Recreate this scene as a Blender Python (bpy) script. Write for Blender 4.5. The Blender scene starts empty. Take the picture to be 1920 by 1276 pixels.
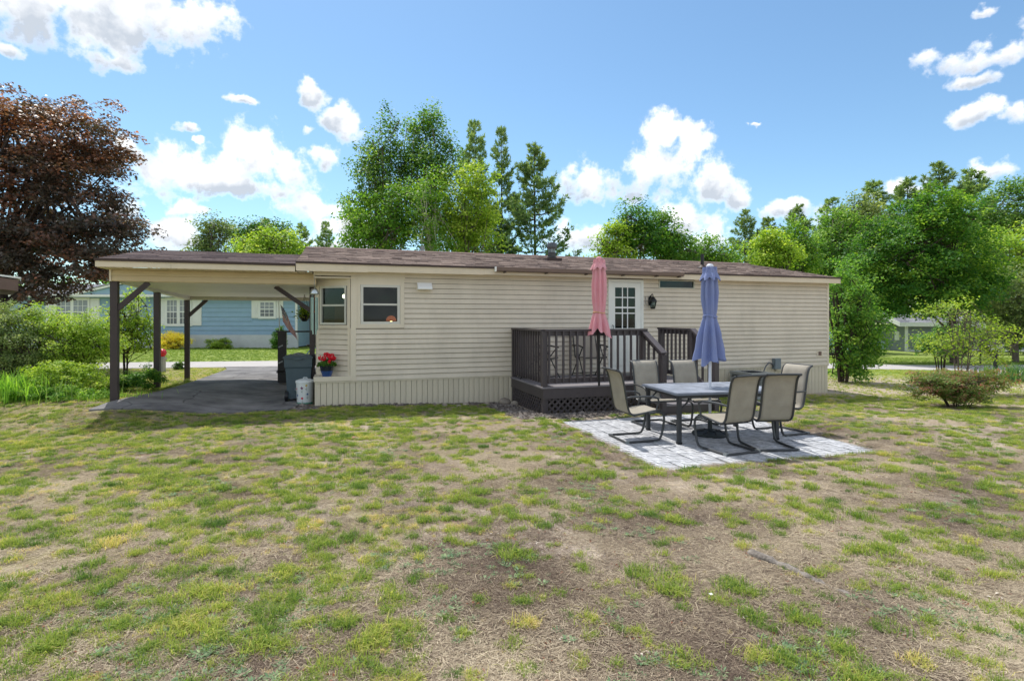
import bpy, bmesh, math, random
import numpy as np
from mathutils import Vector, Matrix, Euler
R = math.radians
scene = bpy.context.scene
EXPO, SUNP, SKYS, CLOUDB, SKYTINT = 1.22, 1.95, .077, 7.6, (.80, .95, .96)
col = scene.collection

# ------------------------------------------------------------------ camera
cam_d = bpy.data.cameras.new('camera')
cam = bpy.data.objects.new('camera', cam_d); col.objects.link(cam)
cam.location = (0, 0, 1.69); cam.rotation_euler = (R(90), 0, 0)
cam_d.sensor_width = 36; cam_d.lens = 36 * 1020 / 1920
cam_d.shift_y = -41 / 1920
cam_d.clip_start = .05; cam_d.clip_end = 3000
scene.camera = cam

# ------------------------------------------------------------------ exposure, sun, sky
vs = scene.view_settings
vs.view_transform = 'Standard'; vs.look = 'None'; vs.gamma = 1; vs.use_curve_mapping = False
vs.exposure = EXPO
SUN_EL, SUN_AZ = R(62), R(-30)          # azimuth from +Y (behind the house), negative = to the left
sd = bpy.data.lights.new('sun', 'SUN'); sd.energy = SUNP; sd.angle = R(.55); sd.color = (1, .955, .88)
sun = bpy.data.objects.new('sun', sd); col.objects.link(sun)
to_sun = Vector((math.sin(SUN_AZ) * math.cos(SUN_EL), math.cos(SUN_AZ) * math.cos(SUN_EL), math.sin(SUN_EL)))
sun.rotation_euler = to_sun.to_track_quat('Z', 'Y').to_euler(); sun.location = (-8, 30, 40)

world = bpy.data.worlds.new('World'); scene.world = world; world.use_nodes = True
def build_sky():
    nt = world.node_tree; nt.nodes.clear(); N = nt.nodes.new; L = nt.links.new
    def math_(op, a, b=None, clamp=False):
        n = N('ShaderNodeMath'); n.operation = op; n.use_clamp = clamp
        for i, q in enumerate((a, b)):
            if q is None: continue
            if isinstance(q, (int, float)): n.inputs[i].default_value = q
            else: L(q, n.inputs[i])
        return n.outputs[0]
    def vmath(op, a, b=None):
        n = N('ShaderNodeVectorMath'); n.operation = op
        for i, q in enumerate((a, b)):
            if q is None: continue
            if isinstance(q, tuple): n.inputs[i].default_value = q
            else: L(q, n.inputs[i])
        return n.outputs['Value'] if op in ('LENGTH', 'DOT_PRODUCT') else n.outputs[0]
    out = N('ShaderNodeOutputWorld'); bg = N('ShaderNodeBackground'); L(bg.outputs[0], out.inputs[0])
    bg.inputs[1].default_value = SKYS
    sky = N('ShaderNodeTexSky'); sky.sky_type = 'NISHITA'; sky.sun_disc = False
    sky.sun_elevation = SUN_EL; sky.sun_rotation = SUN_AZ
    sky.air_density = 1.0; sky.dust_density = .4; sky.ozone_density = 2.0; sky.altitude = 100
    tc = N('ShaderNodeTexCoord')
    sep = N('ShaderNodeSeparateXYZ'); L(tc.outputs['Generated'], sep.inputs[0])
    x, y, z = sep.outputs
    az = math_('ARCTAN2', x, y); el = math_('ARCSINE', z)
    comb = N('ShaderNodeCombineXYZ'); L(az, comb.inputs[0]); L(el, comb.inputs[1])
    A = comb.outputs[0]
    def noise(scale, detail, rough, vec, off=(0, 0, 0), colr=False):
        n = N('ShaderNodeTexNoise'); n.inputs['Scale'].default_value = scale
        n.inputs['Detail'].default_value = detail; n.inputs['Roughness'].default_value = rough
        L(vmath('ADD', vec, off), n.inputs['Vector'])
        return n.outputs['Color' if colr else 'Fac']
    D = tc.outputs['Generated']
    w1 = vmath('SUBTRACT', noise(6, 3, .55, D, colr=True), (.5, .5, .5))
    w2 = vmath('SUBTRACT', noise(22, 4, .6, D, (3, 1, 7), True), (.5, .5, .5))
    warp = vmath('ADD', vmath('MULTIPLY', w1, (.10, .06, 0)), vmath('MULTIPLY', w2, (.055, .040, 0)))
    Aw = vmath('ADD', A, warp)
    blobs = CLOUDS
    mx, num, den = None, None, None
    for (px, py, rx, ry) in blobs:
        a0 = math.atan((px - 960) / 1020); e0 = math.atan((597 - py) / math.hypot(1020, px - 960))
        k = math.cos(a0)
        ra = .86 * rx / 1020 * k * k; re = .86 * ry / 1020 * k
        q = vmath('MULTIPLY', vmath('SUBTRACT', Aw, (a0, e0, 0)), (1 / ra, 1 / re, 0))
        d = math_('SUBTRACT', 1.62, vmath('LENGTH', q)); d = math_('MAXIMUM', d, 0)
        t = math_('MULTIPLY', vmath('DOT_PRODUCT', q, (0, 1, 0)), d)
        mx = d if mx is None else math_('MAXIMUM', mx, d)
        num = t if num is None else math_('ADD', num, t)
        den = d if den is None else math_('ADD', den, d)
    # same clouds round the unseen sky, cover raised to brighten the shade
    f0 = noise(2.3, 5, .55, vmath('MULTIPLY', D, (1, 1, 1.8)), (5, 2, 1))
    away = math_('MULTIPLY', math_('SUBTRACT', math_('ABSOLUTE', az), .84), 6, True)
    away = math_('MAXIMUM', away, math_('MULTIPLY', math_('SUBTRACT', el, .60), 6, True))
    other = math_('MULTIPLY', math_('MULTIPLY', math_('SUBTRACT', f0, .42), 9, True), math_('MULTIPLY', away, 1.3))
    mx = math_('MAXIMUM', mx, other)
    f1 = noise(11, 4, .5, D, (1, 4, 2)); fb = noise(30, 9, .62, D, (4, 4, 2))
    nz = math_('ADD', math_('MULTIPLY', math_('SUBTRACT', f1, .5), 1.7), math_('MULTIPLY', math_('SUBTRACT', fb, .5), 2.6))
    dens = math_('ADD', mx, nz)
    fac = math_('MULTIPLY', math_('SUBTRACT', dens, .42), 1.2, True)
    fac = math_('MULTIPLY', fac, math_('MULTIPLY', mx, 3.5, True))
    fac = math_('MULTIPLY', math_('MULTIPLY', fac, fac), math_('SUBTRACT', 3, math_('MULTIPLY', fac, 2)))
    vert = math_('DIVIDE', num, math_('ADD', den, .001))           # -1 underside .. 1 top of a cloud
    core = math_('MULTIPLY', math_('SUBTRACT', dens, .62), 1.6, True)
    low = math_('SUBTRACT', .33, vert)
    f2 = noise(17, 5, .55, D, (9, 9, 3))
    grey = math_('MULTIPLY', core, math_('ADD', math_('MULTIPLY', low, 1.0), math_('MULTIPLY', math_('SUBTRACT', f2, .46), 2.9)), True)
    cm = N('ShaderNodeMix'); cm.data_type = 'RGBA'; L(grey, cm.inputs['Factor'])
    cm.inputs['A'].default_value = tuple(c * CLOUDB for c in (1.0, 1.0, 1.0)) + (1,)
    cm.inputs['B'].default_value = tuple(c * CLOUDB for c in (.47, .52, .59)) + (1,)
    # thin haze veil near the horizon
    hz = math_('MULTIPLY', math_('SUBTRACT', .16, el), 3.2, True)
    skyc = N('ShaderNodeMix'); skyc.data_type = 'RGBA'; skyc.blend_type = 'MULTIPLY'; skyc.inputs['Factor'].default_value = 1
    L(sky.outputs[0], skyc.inputs['A']); skyc.inputs['B'].default_value = SKYTINT + (1,)
    m = N('ShaderNodeMix'); m.data_type = 'RGBA'; L(fac, m.inputs['Factor'])
    L(skyc.outputs['Result'], m.inputs['A']); L(cm.outputs['Result'], m.inputs['B'])
    L(m.outputs['Result'], bg.inputs[0])
CLOUDS = [(60,15,130,60),(180,45,120,60),(290,35,125,58),(375,30,70,42),(190,105,70,28),(20,95,34,20),(110,-40,280,60),
 (440,185,32,12),(585,180,36,22),(640,228,52,27),(575,242,20,12),(345,232,26,9),(368,260,18,9),(620,297,44,24),
 (300,310,85,50),(380,322,95,46),(480,290,75,58),(545,320,50,46),(240,272,44,28),(430,345,170,28),
 (345,390,40,20),(330,440,62,48),(225,385,46,28),(600,390,80,30),(660,430,70,36),(520,455,90,30),(640,465,80,22),
 (1240,258,52,38),(1310,265,36,28),(1230,320,95,58),(1110,340,80,42),(1330,350,66,52),(1375,372,44,28),(1270,410,70,36),(1330,445,66,36),(1090,445,70,36),(1200,460,80,24),
 (1500,392,58,24),(1455,402,34,14),(1690,352,60,22),(1850,328,58,22),(1420,235,14,6),
 (1800,110,56,30),(1870,100,62,26),(1915,72,36,34),(1830,150,54,16),(1860,215,68,25),(1930,215,48,28),(1845,20,26,14)]
build_sky()
scene.cycles.use_denoising = True
scene.cycles.max_bounces = 8; scene.cycles.transparent_max_bounces = 12
scene.cycles.diffuse_bounces = 3; scene.cycles.glossy_bounces = 3; scene.cycles.transmission_bounces = 6

# ------------------------------------------------------------------ helpers
class MB:
    def __init__(s): s.v = []; s.f = []
    def add(s, vs, fs):
        o = len(s.v); s.v += [tuple(p) for p in vs]; s.f += [tuple(i + o for i in q) for q in fs]; return s
    def hexa(s, p):   # 8 points, bottom ring then top ring
        return s.add(p, [(3,2,1,0),(4,5,6,7),(0,1,5,4),(1,2,6,5),(2,3,7,6),(3,0,4,7)])
    def box(s, x0, x1, y0, y1, z0, z1):
        return s.hexa([(x0,y0,z0),(x1,y0,z0),(x1,y1,z0),(x0,y1,z0),(x0,y0,z1),(x1,y0,z1),(x1,y1,z1),(x0,y1,z1)])
    def bar(s, a, b, w, h, up=(0,0,1)):     # square bar from a to b; w across, h along up
        a = Vector(a); b = Vector(b); d = (b - a).normalized(); up = Vector(up)
        if abs(d.dot(up)) > .99: up = Vector((1,0,0))
        sx = d.cross(up).normalized(); sy = sx.cross(d).normalized()
        q = [(-1,-1),(1,-1),(1,1),(-1,1)]
        return s.hexa([a + sx*w/2*i + sy*h/2*j for i, j in q] + [b + sx*w/2*i + sy*h/2*j for i, j in q])
    def tube(s, pts, r, n=8, cap=True, closed=False):
        pts = [Vector(p) for p in pts]; k = len(pts)
        rr = r if isinstance(r, (list, tuple)) else [r] * k
        o = len(s.v); prev = None
        for i, p in enumerate(pts):
            if closed: d = pts[(i+1) % k] - pts[i-1]
            else: d = pts[min(i+1, k-1)] - pts[max(i-1, 0)]
            d.normalize()
            if prev is None:
                u = d.orthogonal().normalized()
            else:
                u = (prev - d * prev.dot(d))
                u = u.normalized() if u.length > 1e-6 else d.orthogonal().normalized()
            prev = u; w = d.cross(u)
            for j in range(n):
                a = 2*math.pi*j/n
                s.v.append(tuple(p + (u*math.cos(a) + w*math.sin(a)) * rr[i]))
        m = k if closed else k-1
        for i in range(m):
            for j in range(n):
                a = o + i*n + j; b = o + i*n + (j+1) % n; i2 = (i+1) % k
                s.f.append((a, b, o + i2*n + (j+1) % n, o + i2*n + j))
        if cap and not closed:
            s.f.append(tuple(o + j for j in range(n))[::-1]); s.f.append(tuple(o + (k-1)*n + j for j in range(n)))
        return s
    def lathe(s, prof, n=16, c=(0,0,0), cap=True):
        o = len(s.v); k = len(prof)
        for r, z in prof:
            for j in range(n):
                a = 2*math.pi*j/n; s.v.append((c[0]+r*math.cos(a), c[1]+r*math.sin(a), c[2]+z))
        for i in range(k-1):
            for j in range(n):
                s.f.append((o+i*n+j, o+i*n+(j+1)%n, o+(i+1)*n+(j+1)%n, o+(i+1)*n+j))
        if cap:
            s.f.append(tuple(o+j for j in range(n))[::-1]); s.f.append(tuple(o+(k-1)*n+j for j in range(n)))
        return s
    def prism(s, poly, a0, a1, axis='y'):     # poly in the other two axes, extruded along axis
        k = len(poly)
        def P(p, a): return {'x': (a, p[0], p[1]), 'y': (p[0], a, p[1]), 'z': (p[0], p[1], a)}[axis]
        return s.add([P(p, a0) for p in poly] + [P(p, a1) for p in poly],
              [tuple(range(k))[::-1], tuple(range(k, 2*k))] + [(i, (i+1) % k, k + (i+1) % k, k+i) for i in range(k)])
    def ball(s, c, r, nu=12, nv=8, sz=1):
        prof = [(max(r*math.sin(math.pi*i/nv), r*.02), -r*sz*math.cos(math.pi*i/nv)) for i in range(nv+1)]
        return s.lathe(prof, nu, c)
def obj(name, mb, m, parent=None, smooth=False, label=None, loc=None, rot=None):
    me = bpy.data.meshes.new(name)
    me.from_pydata(mb.v, [], mb.f); 
    bm = bmesh.new(); bm.from_mesh(me); bmesh.ops.recalc_face_normals(bm, faces=bm.faces); bm.to_mesh(me); bm.free()
    if m is not None: me.materials.append(m)
    if smooth:
        me.polygons.foreach_set('use_smooth', [True]*len(me.polygons))
        if smooth == 'auto':
            try: me.set_sharp_from_angle(angle=R(40))
            except Exception: pass
    return link(name, me, parent, label, loc, rot)
def link(name, me, parent=None, label=None, loc=None, rot=None):
    o = bpy.data.objects.new(name, me); col.objects.link(o)
    if parent is not None: o.parent = parent
    if loc is not None: o.location = loc
    if rot is not None: o.rotation_euler = rot
    if label: o['label'] = label
    return o
def tag(o, label, cat, group=None, kind=None):
    if label: o['label'] = label
    if cat: o['category'] = cat
    if group: o['group'] = group
    if kind: o['kind'] = kind
    return o
def thing(name, label, cat, loc=(0,0,0), rz=0, group=None):
    o = bpy.data.objects.new(name, None); col.objects.link(o); o.empty_display_size = .1
    o.location = loc; o.rotation_euler = (0, 0, rz)
    return tag(o, label, cat, group)
def kids(o): return [c for c in bpy.data.objects if c.parent == o]
def dup(root, loc, rz, label, group=None, scale=None):
    def cp(o, par):
        c = o.copy(); col.objects.link(c)
        if par is not None: c.parent = par
        for ch in kids(o): cp(ch, c)
        return c
    r = cp(root, None); r.location = loc; r.rotation_euler = (0, 0, rz)
    if scale is not None: r.scale = (scale,)*3 if isinstance(scale, (int, float)) else scale
    r['label'] = label
    if group: r['group'] = group
    return r
def lin(c):   # sRGB 0-255 to linear
    return tuple(((q/255)/12.92 if q/255 <= .04045 else ((q/255+.055)/1.055)**2.4) for q in c)
# ------------------------------------------------------------------ materials
def mat(name, c, rough=.6, var=.12, scale=6, bump=0, bscale=60, rnd=.0, metal=0, spec=.4, stretch=(1,1,1), c2=None, coat=0, emit=None, dirt=0):
    m = bpy.data.materials.new(name); m.use_nodes = True; nt = m.node_tree; N = nt.nodes.new; L = nt.links.new
    b = nt.nodes['Principled BSDF']; b.inputs['Roughness'].default_value = rough; b.inputs['Metallic'].default_value = metal
    b.inputs['Specular IOR Level'].default_value = spec
    if coat: b.inputs['Coat Weight'].default_value = coat
    tc = N('ShaderNodeTexCoord'); mp = N('ShaderNodeMapping'); mp.inputs['Scale'].default_value = stretch
    L(tc.outputs['Object'], mp.inputs['Vector'])
    n1 = N('ShaderNodeTexNoise'); n1.inputs['Scale'].default_value = scale; n1.inputs['Detail'].default_value = 6; n1.inputs['Roughness'].default_value = .65
    L(mp.outputs[0], n1.inputs['Vector'])
    mr = N('ShaderNodeMapRange'); mr.inputs['From Min'].default_value = .3; mr.inputs['From Max'].default_value = .7
    L(n1.outputs['Fac'], mr.inputs['Value'])
    mx = N('ShaderNodeMix'); mx.data_type = 'RGBA'; L(mr.outputs[0], mx.inputs['Factor'])
    ca = tuple(q*(1-var) for q in c); cb = tuple(min(1, q*(1+var)) for q in (c2 or c))
    mx.inputs['A'].default_value = ca + (1,); mx.inputs['B'].default_value = cb + (1,)
    last = mx.outputs['Result']
    if rnd:
        oi = N('ShaderNodeObjectInfo'); hs = N('ShaderNodeHueSaturation')
        mr2 = N('ShaderNodeMapRange'); mr2.inputs['To Min'].default_value = 1-rnd; mr2.inputs['To Max'].default_value = 1+rnd
        L(oi.outputs['Random'], mr2.inputs['Value']); L(mr2.outputs[0], hs.inputs['Value']); L(last, hs.inputs['Color']); last = hs.outputs[0]
    if dirt:
        n3 = N('ShaderNodeTexNoise'); n3.inputs['Scale'].default_value = 1.3; n3.inputs['Detail'].default_value = 8; n3.inputs['Roughness'].default_value = .7
        mp3 = N('ShaderNodeMapping'); mp3.inputs['Scale'].default_value = (1, 1, .35); L(tc.outputs['Object'], mp3.inputs[0]); L(mp3.outputs[0], n3.inputs['Vector'])
        mr3 = N('ShaderNodeMapRange'); mr3.inputs['From Min'].default_value = .45; mr3.inputs['From Max'].default_value = .75; mr3.inputs['To Max'].default_value = dirt
        L(n3.outputs['Fac'], mr3.inputs['Value'])
        md = N('ShaderNodeMix'); md.data_type = 'RGBA'; L(mr3.outputs[0], md.inputs['Factor']); L(last, md.inputs['A']); md.inputs['B'].default_value = (.16, .135, .10, 1)
        last = md.outputs['Result']
    L(last, b.inputs['Base Color'])
    if bump:
        n2 = N('ShaderNodeTexNoise'); n2.inputs['Scale'].default_value = bscale; n2.inputs['Detail'].default_value = 5
        L(mp.outputs[0], n2.inputs['Vector'])
        bp = N('ShaderNodeBump'); bp.inputs['Strength'].default_value = bump; bp.inputs['Distance'].default_value = .01
        L(n2.outputs['Fac'], bp.inputs['Height']); L(bp.outputs[0], b.inputs['Normal'])
    if emit:
        b.inputs['Emission Color'].default_value = emit[0] + (1,); b.inputs['Emission Strength'].default_value = emit[1]
    return m
LEAFGAIN = 1.6
def leaf_mat(name, ramp, trans=.35, rough=.5, spec=.25, rnd=.12, gain=LEAFGAIN):
    """leaf colour from the per-leaf attribute tint through a ramp; light passes through the leaf"""
    m = bpy.data.materials.new(name); m.use_nodes = True; nt = m.node_tree; N = nt.nodes.new; L = nt.links.new
    b = nt.nodes['Principled BSDF']; out = nt.nodes['Material Output']
    b.inputs['Roughness'].default_value = rough; b.inputs['Specular IOR Level'].default_value = spec
    at = N('ShaderNodeAttribute'); at.attribute_name = 'tint'
    cr = N('ShaderNodeValToRGB'); L(at.outputs['Fac'], cr.inputs[0])
    els = cr.color_ramp.elements
    while len(els) < len(ramp): els.new(.5)
    for e, (p, c) in zip(els, ramp): e.position = p; e.color = tuple(q*gain for q in c) + (1,)
    oi = N('ShaderNodeObjectInfo'); hs = N('ShaderNodeHueSaturation')
    mr2 = N('ShaderNodeMapRange'); mr2.inputs['To Min'].default_value = 1-rnd; mr2.inputs['To Max'].default_value = 1+rnd
    L(oi.outputs['Random'], mr2.inputs['Value']); L(mr2.outputs[0], hs.inputs['Value']); L(cr.outputs[0], hs.inputs['Color'])
    L(hs.outputs[0], b.inputs['Base Color'])
    tr = N('ShaderNodeBsdfTranslucent')
    tm = N('ShaderNodeMix'); tm.data_type = 'RGBA'; tm.blend_type = 'MULTIPLY'; tm.inputs['Factor'].default_value = 1
    L(hs.outputs[0], tm.inputs['A']); tm.inputs['B'].default_value = (1.5, 1.5, .75, 1); L(tm.outputs['Result'], tr.inputs[0])
    ms = N('ShaderNodeMixShader'); ms.inputs[0].default_value = trans
    L(b.outputs[0], ms.inputs[1]); L(tr.outputs[0], ms.inputs[2]); L(ms.outputs[0], out.inputs[0])
    return m
def glass_mat(name, tint=(.75,.8,.8)):
    m = bpy.data.materials.new(name); m.use_nodes = True; nt = m.node_tree; N = nt.nodes.new; L = nt.links.new
    nt.nodes.remove(nt.nodes['Principled BSDF']); out = nt.nodes['Material Output']
    t = N('ShaderNodeBsdfTransparent'); t.inputs[0].default_value = tint + (1,)
    g = N('ShaderNodeBsdfGlossy'); g.inputs['Roughness'].default_value = .02; g.inputs[0].default_value = (.9,.95,.95,1)
    fr = N('ShaderNodeFresnel'); fr.inputs[0].default_value = 1.38
    ms = N('ShaderNodeMixShader'); L(fr.outputs[0], ms.inputs[0]); L(t.outputs[0], ms.inputs[1]); L(g.outputs[0], ms.inputs[2]); L(ms.outputs[0], out.inputs[0])
    return m
def np_obj(name, V, F, m, parent=None, tint=None, smooth=False, label=None):
    """fast mesh: V (n,3), F (m,k) faces of one size, tint per face"""
    me = bpy.data.meshes.new(name); V = np.asarray(V, dtype=np.float32); F = np.asarray(F, dtype=np.int32)
    nf, k = F.shape
    me.vertices.add(len(V)); me.vertices.foreach_set('co', V.ravel())
    me.loops.add(nf*k); me.loops.foreach_set('vertex_index', F.ravel())
    me.polygons.add(nf); me.polygons.foreach_set('loop_start', np.arange(nf, dtype=np.int32)*k)
    me.polygons.foreach_set('loop_total', np.full(nf, k, dtype=np.int32))
    if smooth: me.polygons.foreach_set('use_smooth', np.ones(nf, dtype=bool))
    me.update(calc_edges=True)
    if tint is not None:
        a = me.attributes.new('tint', 'FLOAT', 'FACE'); a.data.foreach_set('value', np.asarray(tint, dtype=np.float32))
    me.materials.append(m)
    return link(name, me, parent, label)
# value noise for placing things
_rs = np.random.RandomState(5); _tab = _rs.rand(256, 256)
def vnoise(x, y):
    x = np.asarray(x, float); y = np.asarray(y, float)
    xi = np.floor(x).astype(int); yi = np.floor(y).astype(int); fx = x-xi; fy = y-yi
    fx = fx*fx*(3-2*fx); fy = fy*fy*(3-2*fy)
    g = lambda i, j: _tab[i % 256, j % 256]
    return (g(xi,yi)*(1-fx)+g(xi+1,yi)*fx)*(1-fy) + (g(xi,yi+1)*(1-fx)+g(xi+1,yi+1)*fx)*fy
def fbm(x, y, o=4):
    s = 0; a = .5; t = 0
    for i in range(o):
        s = s + a*vnoise(x*2**i+17*i, y*2**i+9*i); t += a; a *= .55
    return s/t
def ss(t): t = np.clip(t, 0, 1); return t*t*(3-2*t)
# ------------------------------------------------------------------ the lie of the land
A_H = math.atan2(.304, .9527); CU, SU = math.cos(A_H), math.sin(A_H)
HO = (-3.79, 10.45)
def H(u, v, z=0): return (HO[0]+CU*u-SU*v, HO[1]+SU*u+CU*v, z)
PAT_A = R(16.0); PAT = (1.68, 6.19)
def terrain(x, y):
    x = np.asarray(x, float); y = np.asarray(y, float)
    left = .23*ss((-x-4.9)/2.1)*ss((y-7.6)/2.0)*np.exp(-np.clip(y-9.7, 0, 12)/6)
    mid = -.09*ss((y-8.3)/3.2)*ss((x+3.6)/3.2)
    right = -.16*ss((x-1.5)/6.5)*ss((y-8)/6) - .3*ss((x-9)/14)*ss((y-11)/14)
    p = (x-PAT[0])*math.cos(PAT_A)+(y-PAT[1])*math.sin(PAT_A); q = -(x-PAT[0])*math.sin(PAT_A)+(y-PAT[1])*math.cos(PAT_A)
    pat = -.062*ss((p+.35)/.5)*ss((3.62-p)/.5)*ss((q+.35)/.5)*ss((3.45-q)/.5)
    pm = np.clip((-pat)/.062, 0, 1)
    return (left+mid+right)*(1-pm)+pat
def tz(x, y): return float(terrain(x, y))
def pxX(px, Y): return (px-960)/1020*Y
def pyZ(py, Y): return 1.69+(597-py)/1020*Y
rng = np.random.RandomState(11); random.seed(3)
# ================================================================== materials used on built things
M = {}
M['siding'] = mat('cream_vinyl', lin((214,204,187)), .55, .05, 2.5, .06, 140, .03, dirt=.2)
M['trim'] = mat('cream_trim', lin((216,206,187)), .5, .04, 3, dirt=.07)
M['fascia'] = mat('cream_fascia', lin((214,201,178)), .5, .05, 3, dirt=.12)
M['skirt'] = mat('skirting_vinyl', lin((208,199,178)), .6, .06, 4, .05, 90, .04, dirt=.34)
M['tanbeam'] = mat('tan_siding', lin((206,190,158)), .55, .05, 3, rnd=.02)
M['ceiling'] = mat('white_ceiling', lin((232,230,222)), .5, .04, 3, rnd=.02)
M['shingle'] = mat('brown_shingle', lin((112,92,86)), .9, .25, 30, .5, 260)
M['dripedge'] = mat('dark_drip_edge', lin((62,48,44)), .6, .1, 6)
M['gutter'] = mat('brown_gutter', lin((112,94,84)), .4, .08, 5)
M['darkwood'] = mat('dark_brown_paint', lin((72,66,68)), .5, .10, 5, .12, 70, .06, stretch=(1,1,.3))
M['postpaint'] = mat('dark_post_paint', lin((62,53,55)), .5, .10, 6, .1, 60, .04)
M['deckboard'] = mat('weathered_deck_paint', lin((128,124,128)), .7, .14, 7, .25, 60, .07, stretch=(.25,1,1))
M['black'] = mat('black_metal', lin((28,29,32)), .4, .1, 9)
M['white'] = mat('white_paint', lin((232,233,232)), .4, .03, 4)
M['offwhite'] = mat('white_door_paint', lin((226,228,222)), .35, .03, 4)
M['lapshade'] = mat('lap_shadow_backing', lin((78,74,66)), .9)  # backing coloured dark to paint the shadow lines between siding laps
M['glass'] = glass_mat('window_glass', (.5,.58,.56))
M['glassfar'] = glass_mat('far_window_glass', (.45,.5,.52))
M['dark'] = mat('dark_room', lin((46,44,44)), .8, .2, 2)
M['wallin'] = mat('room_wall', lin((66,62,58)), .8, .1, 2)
M['wood'] = mat('honey_wood', lin((150,98,62)), .5, .15, 4, stretch=(1,1,6))
M['silver'] = mat('anodised_frame', lin((198,198,190)), .35, .04, 4, metal=.2)
M['galv'] = mat('galvanised_metal', lin((140,146,148)), .45, .1, 8, metal=.6)
M['gravel'] = mat('grey_gravel', lin((132,124,122)), .95, .3, 20, .8, 120)
M['stone'] = mat('field_stone', lin((150,140,128)), .9, .2, 9, .5, 50, .12)

# ================================================================== ground
def build_ground():
    def axis(a, b, step, far):
        c = list(np.arange(a, b+1e-6, step)); s = step; x = c[-1]; hi = []; 
        while x < far: s *= 1.35; x += s; hi.append(x)
        s = step; x = c[0]; lo = []
        while x > -far: s *= 1.35; x -= s; lo.append(x)
        return np.array(lo[::-1] + c + hi)
    xs = axis(-13, 15, .2, 900); ys = axis(1.5, 26, .2, 900)
    X, Y = np.meshgrid(xs, ys, indexing='ij')
    Z = terrain(X, Y)
    lawn = ss((11-Y)/3)*ss((9-np.abs(X-1))/3)
    p = (X-PAT[0])*math.cos(PAT_A)+(Y-PAT[1])*math.sin(PAT_A); q = -(X-PAT[0])*math.sin(PAT_A)+(Y-PAT[1])*math.cos(PAT_A)
    inpat = (p > -.3) & (p < 3.6) & (q > -.3) & (q < 3.4)
    Z = Z + np.where(inpat, 0, lawn)*((fbm(X*.9+3, Y*.9)-.5)*.05)*(Y < 9.3)
    n, m = X.shape
    V = np.stack([X.ravel(), Y.ravel(), Z.ravel()], 1)
    i, j = np.meshgrid(np.arange(n-1), np.arange(m-1), indexing='ij'); b = (i*m+j).ravel()
    F = np.stack([b, b+m, b+m+1, b+1], 1)
    mt = bpy.data.materials.new('dry_lawn_soil'); mt.use_nodes = True; nt = mt.node_tree; N = nt.nodes.new; L = nt.links.new
    bs = nt.nodes['Principled BSDF']; bs.inputs['Roughness'].default_value = .95; bs.inputs['Specular IOR Level'].default_value = .1
    tc = N('ShaderNodeTexCoord'); P = tc.outputs['Object']
    def noise(sc, det=6, ro=.6, off=0, st=None):
        nz = N('ShaderNodeTexNoise'); nz.inputs['Scale'].default_value = sc; nz.inputs['Detail'].default_value = det; nz.inputs['Roughness'].default_value = ro
        mp = N('ShaderNodeMapping'); mp.inputs['Location'].default_value = (off, off*.7, 0)
        if st: mp.inputs['Scale'].default_value = st[0]; mp.inputs['Rotation'].default_value = (0,0,st[1])
        L(P, mp.inputs[0]); L(mp.outputs[0], nz.inputs['Vector']); return nz.outputs['Fac']
    def mr(v, a, c): 
        q = N('ShaderNodeMapRange'); q.inputs['From Min'].default_value = a; q.inputs['From Max'].default_value = c; L(v, q.inputs['Value']); return q.outputs[0]
    def mix(f, a, c):
        q = N('ShaderNodeMix'); q.data_type = 'RGBA'; L(f, q.inputs['Factor'])
        for k, w in (('A', a), ('B', c)):
            if isinstance(w, tuple): q.inputs[k].default_value = w + (1,)
            else: L(w, q.inputs[k])
        return q.outputs['Result']
    soil = mix(mr(noise(75, 8, .8), .36, .64), lin((120,104,92)), lin((214,200,184)))
    straw = mix(mr(noise(150, 6, .8, 4), .38, .62), lin((110,94,80)), lin((216,202,182)))
    c = mix(mr(noise(1.7, 6, .6, 9), .4, .62), soil, straw)
    c = mix(mr(noise(.9, 6, .65, 21), .62, .74), c, mix(mr(noise(90, 5, .7, 2), .35, .65), lin((96,66,50)), lin((150,112,86))))
    c = mix(mr(noise(2.3, 7, .66, 33), .56, .68), c, mix(mr(noise(70, 6, .7, 12), .3, .7), lin((160,142,122)), lin((216,202,182))))
    c = mix(mr(noise(5.5, 7, .7, 61), .58, .72), c, mix(mr(noise(110, 5, .7, 14), .35, .65), lin((84,68,58)), lin((140,118,98))))
    # moss-green cast under the thicker grass: more of it to the left and far away
    sx = N('ShaderNodeSeparateXYZ'); L(P, sx.inputs[0])
    gx = N('ShaderNodeMath'); gx.operation = 'MULTIPLY_ADD'; L(sx.outputs[0], gx.inputs[0]); gx.inputs[1].default_value = -.03; gx.inputs[2].default_value = -.02
    gn = N('ShaderNodeMath'); gn.operation = 'ADD'; L(noise(.8, 7, .65, 50), gn.inputs[0]); L(gx.outputs[0], gn.inputs[1])
    green = mix(mr(noise(60, 6, .7, 8), .3, .7), lin((118,118,62)), lin((168,160,100)))
    gfac = N('ShaderNodeMath'); gfac.operation = 'MULTIPLY'; L(mr(gn.outputs[0], .47, .66), gfac.inputs[0]); gfac.inputs[1].default_value = .75
    c = mix(gfac.outputs[0], c, green)
    # mown green lawns on the far side of the street
    far = mr(sx.outputs[1], 17.5, 19.5)
    c = mix(far, c, mix(mr(noise(3, 8, .7, 70), .3, .7), lin((112,136,66)), lin((150,160,90))))
    L(c, bs.inputs['Base Color'])
    bp = N('ShaderNodeBump'); bp.inputs['Strength'].default_value = .9; bp.inputs['Distance'].default_value = .012
    ad = N('ShaderNodeMath'); ad.operation = 'ADD'; L(noise(140, 5, .7, 1), ad.inputs[0]); L(noise(24, 5, .6, 6), ad.inputs[1])
    L(ad.outputs[0], bp.inputs['Height']); L(bp.outputs[0], bs.inputs['Normal'])
    g = np_obj('ground', V, F, mt, smooth=True)
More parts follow.
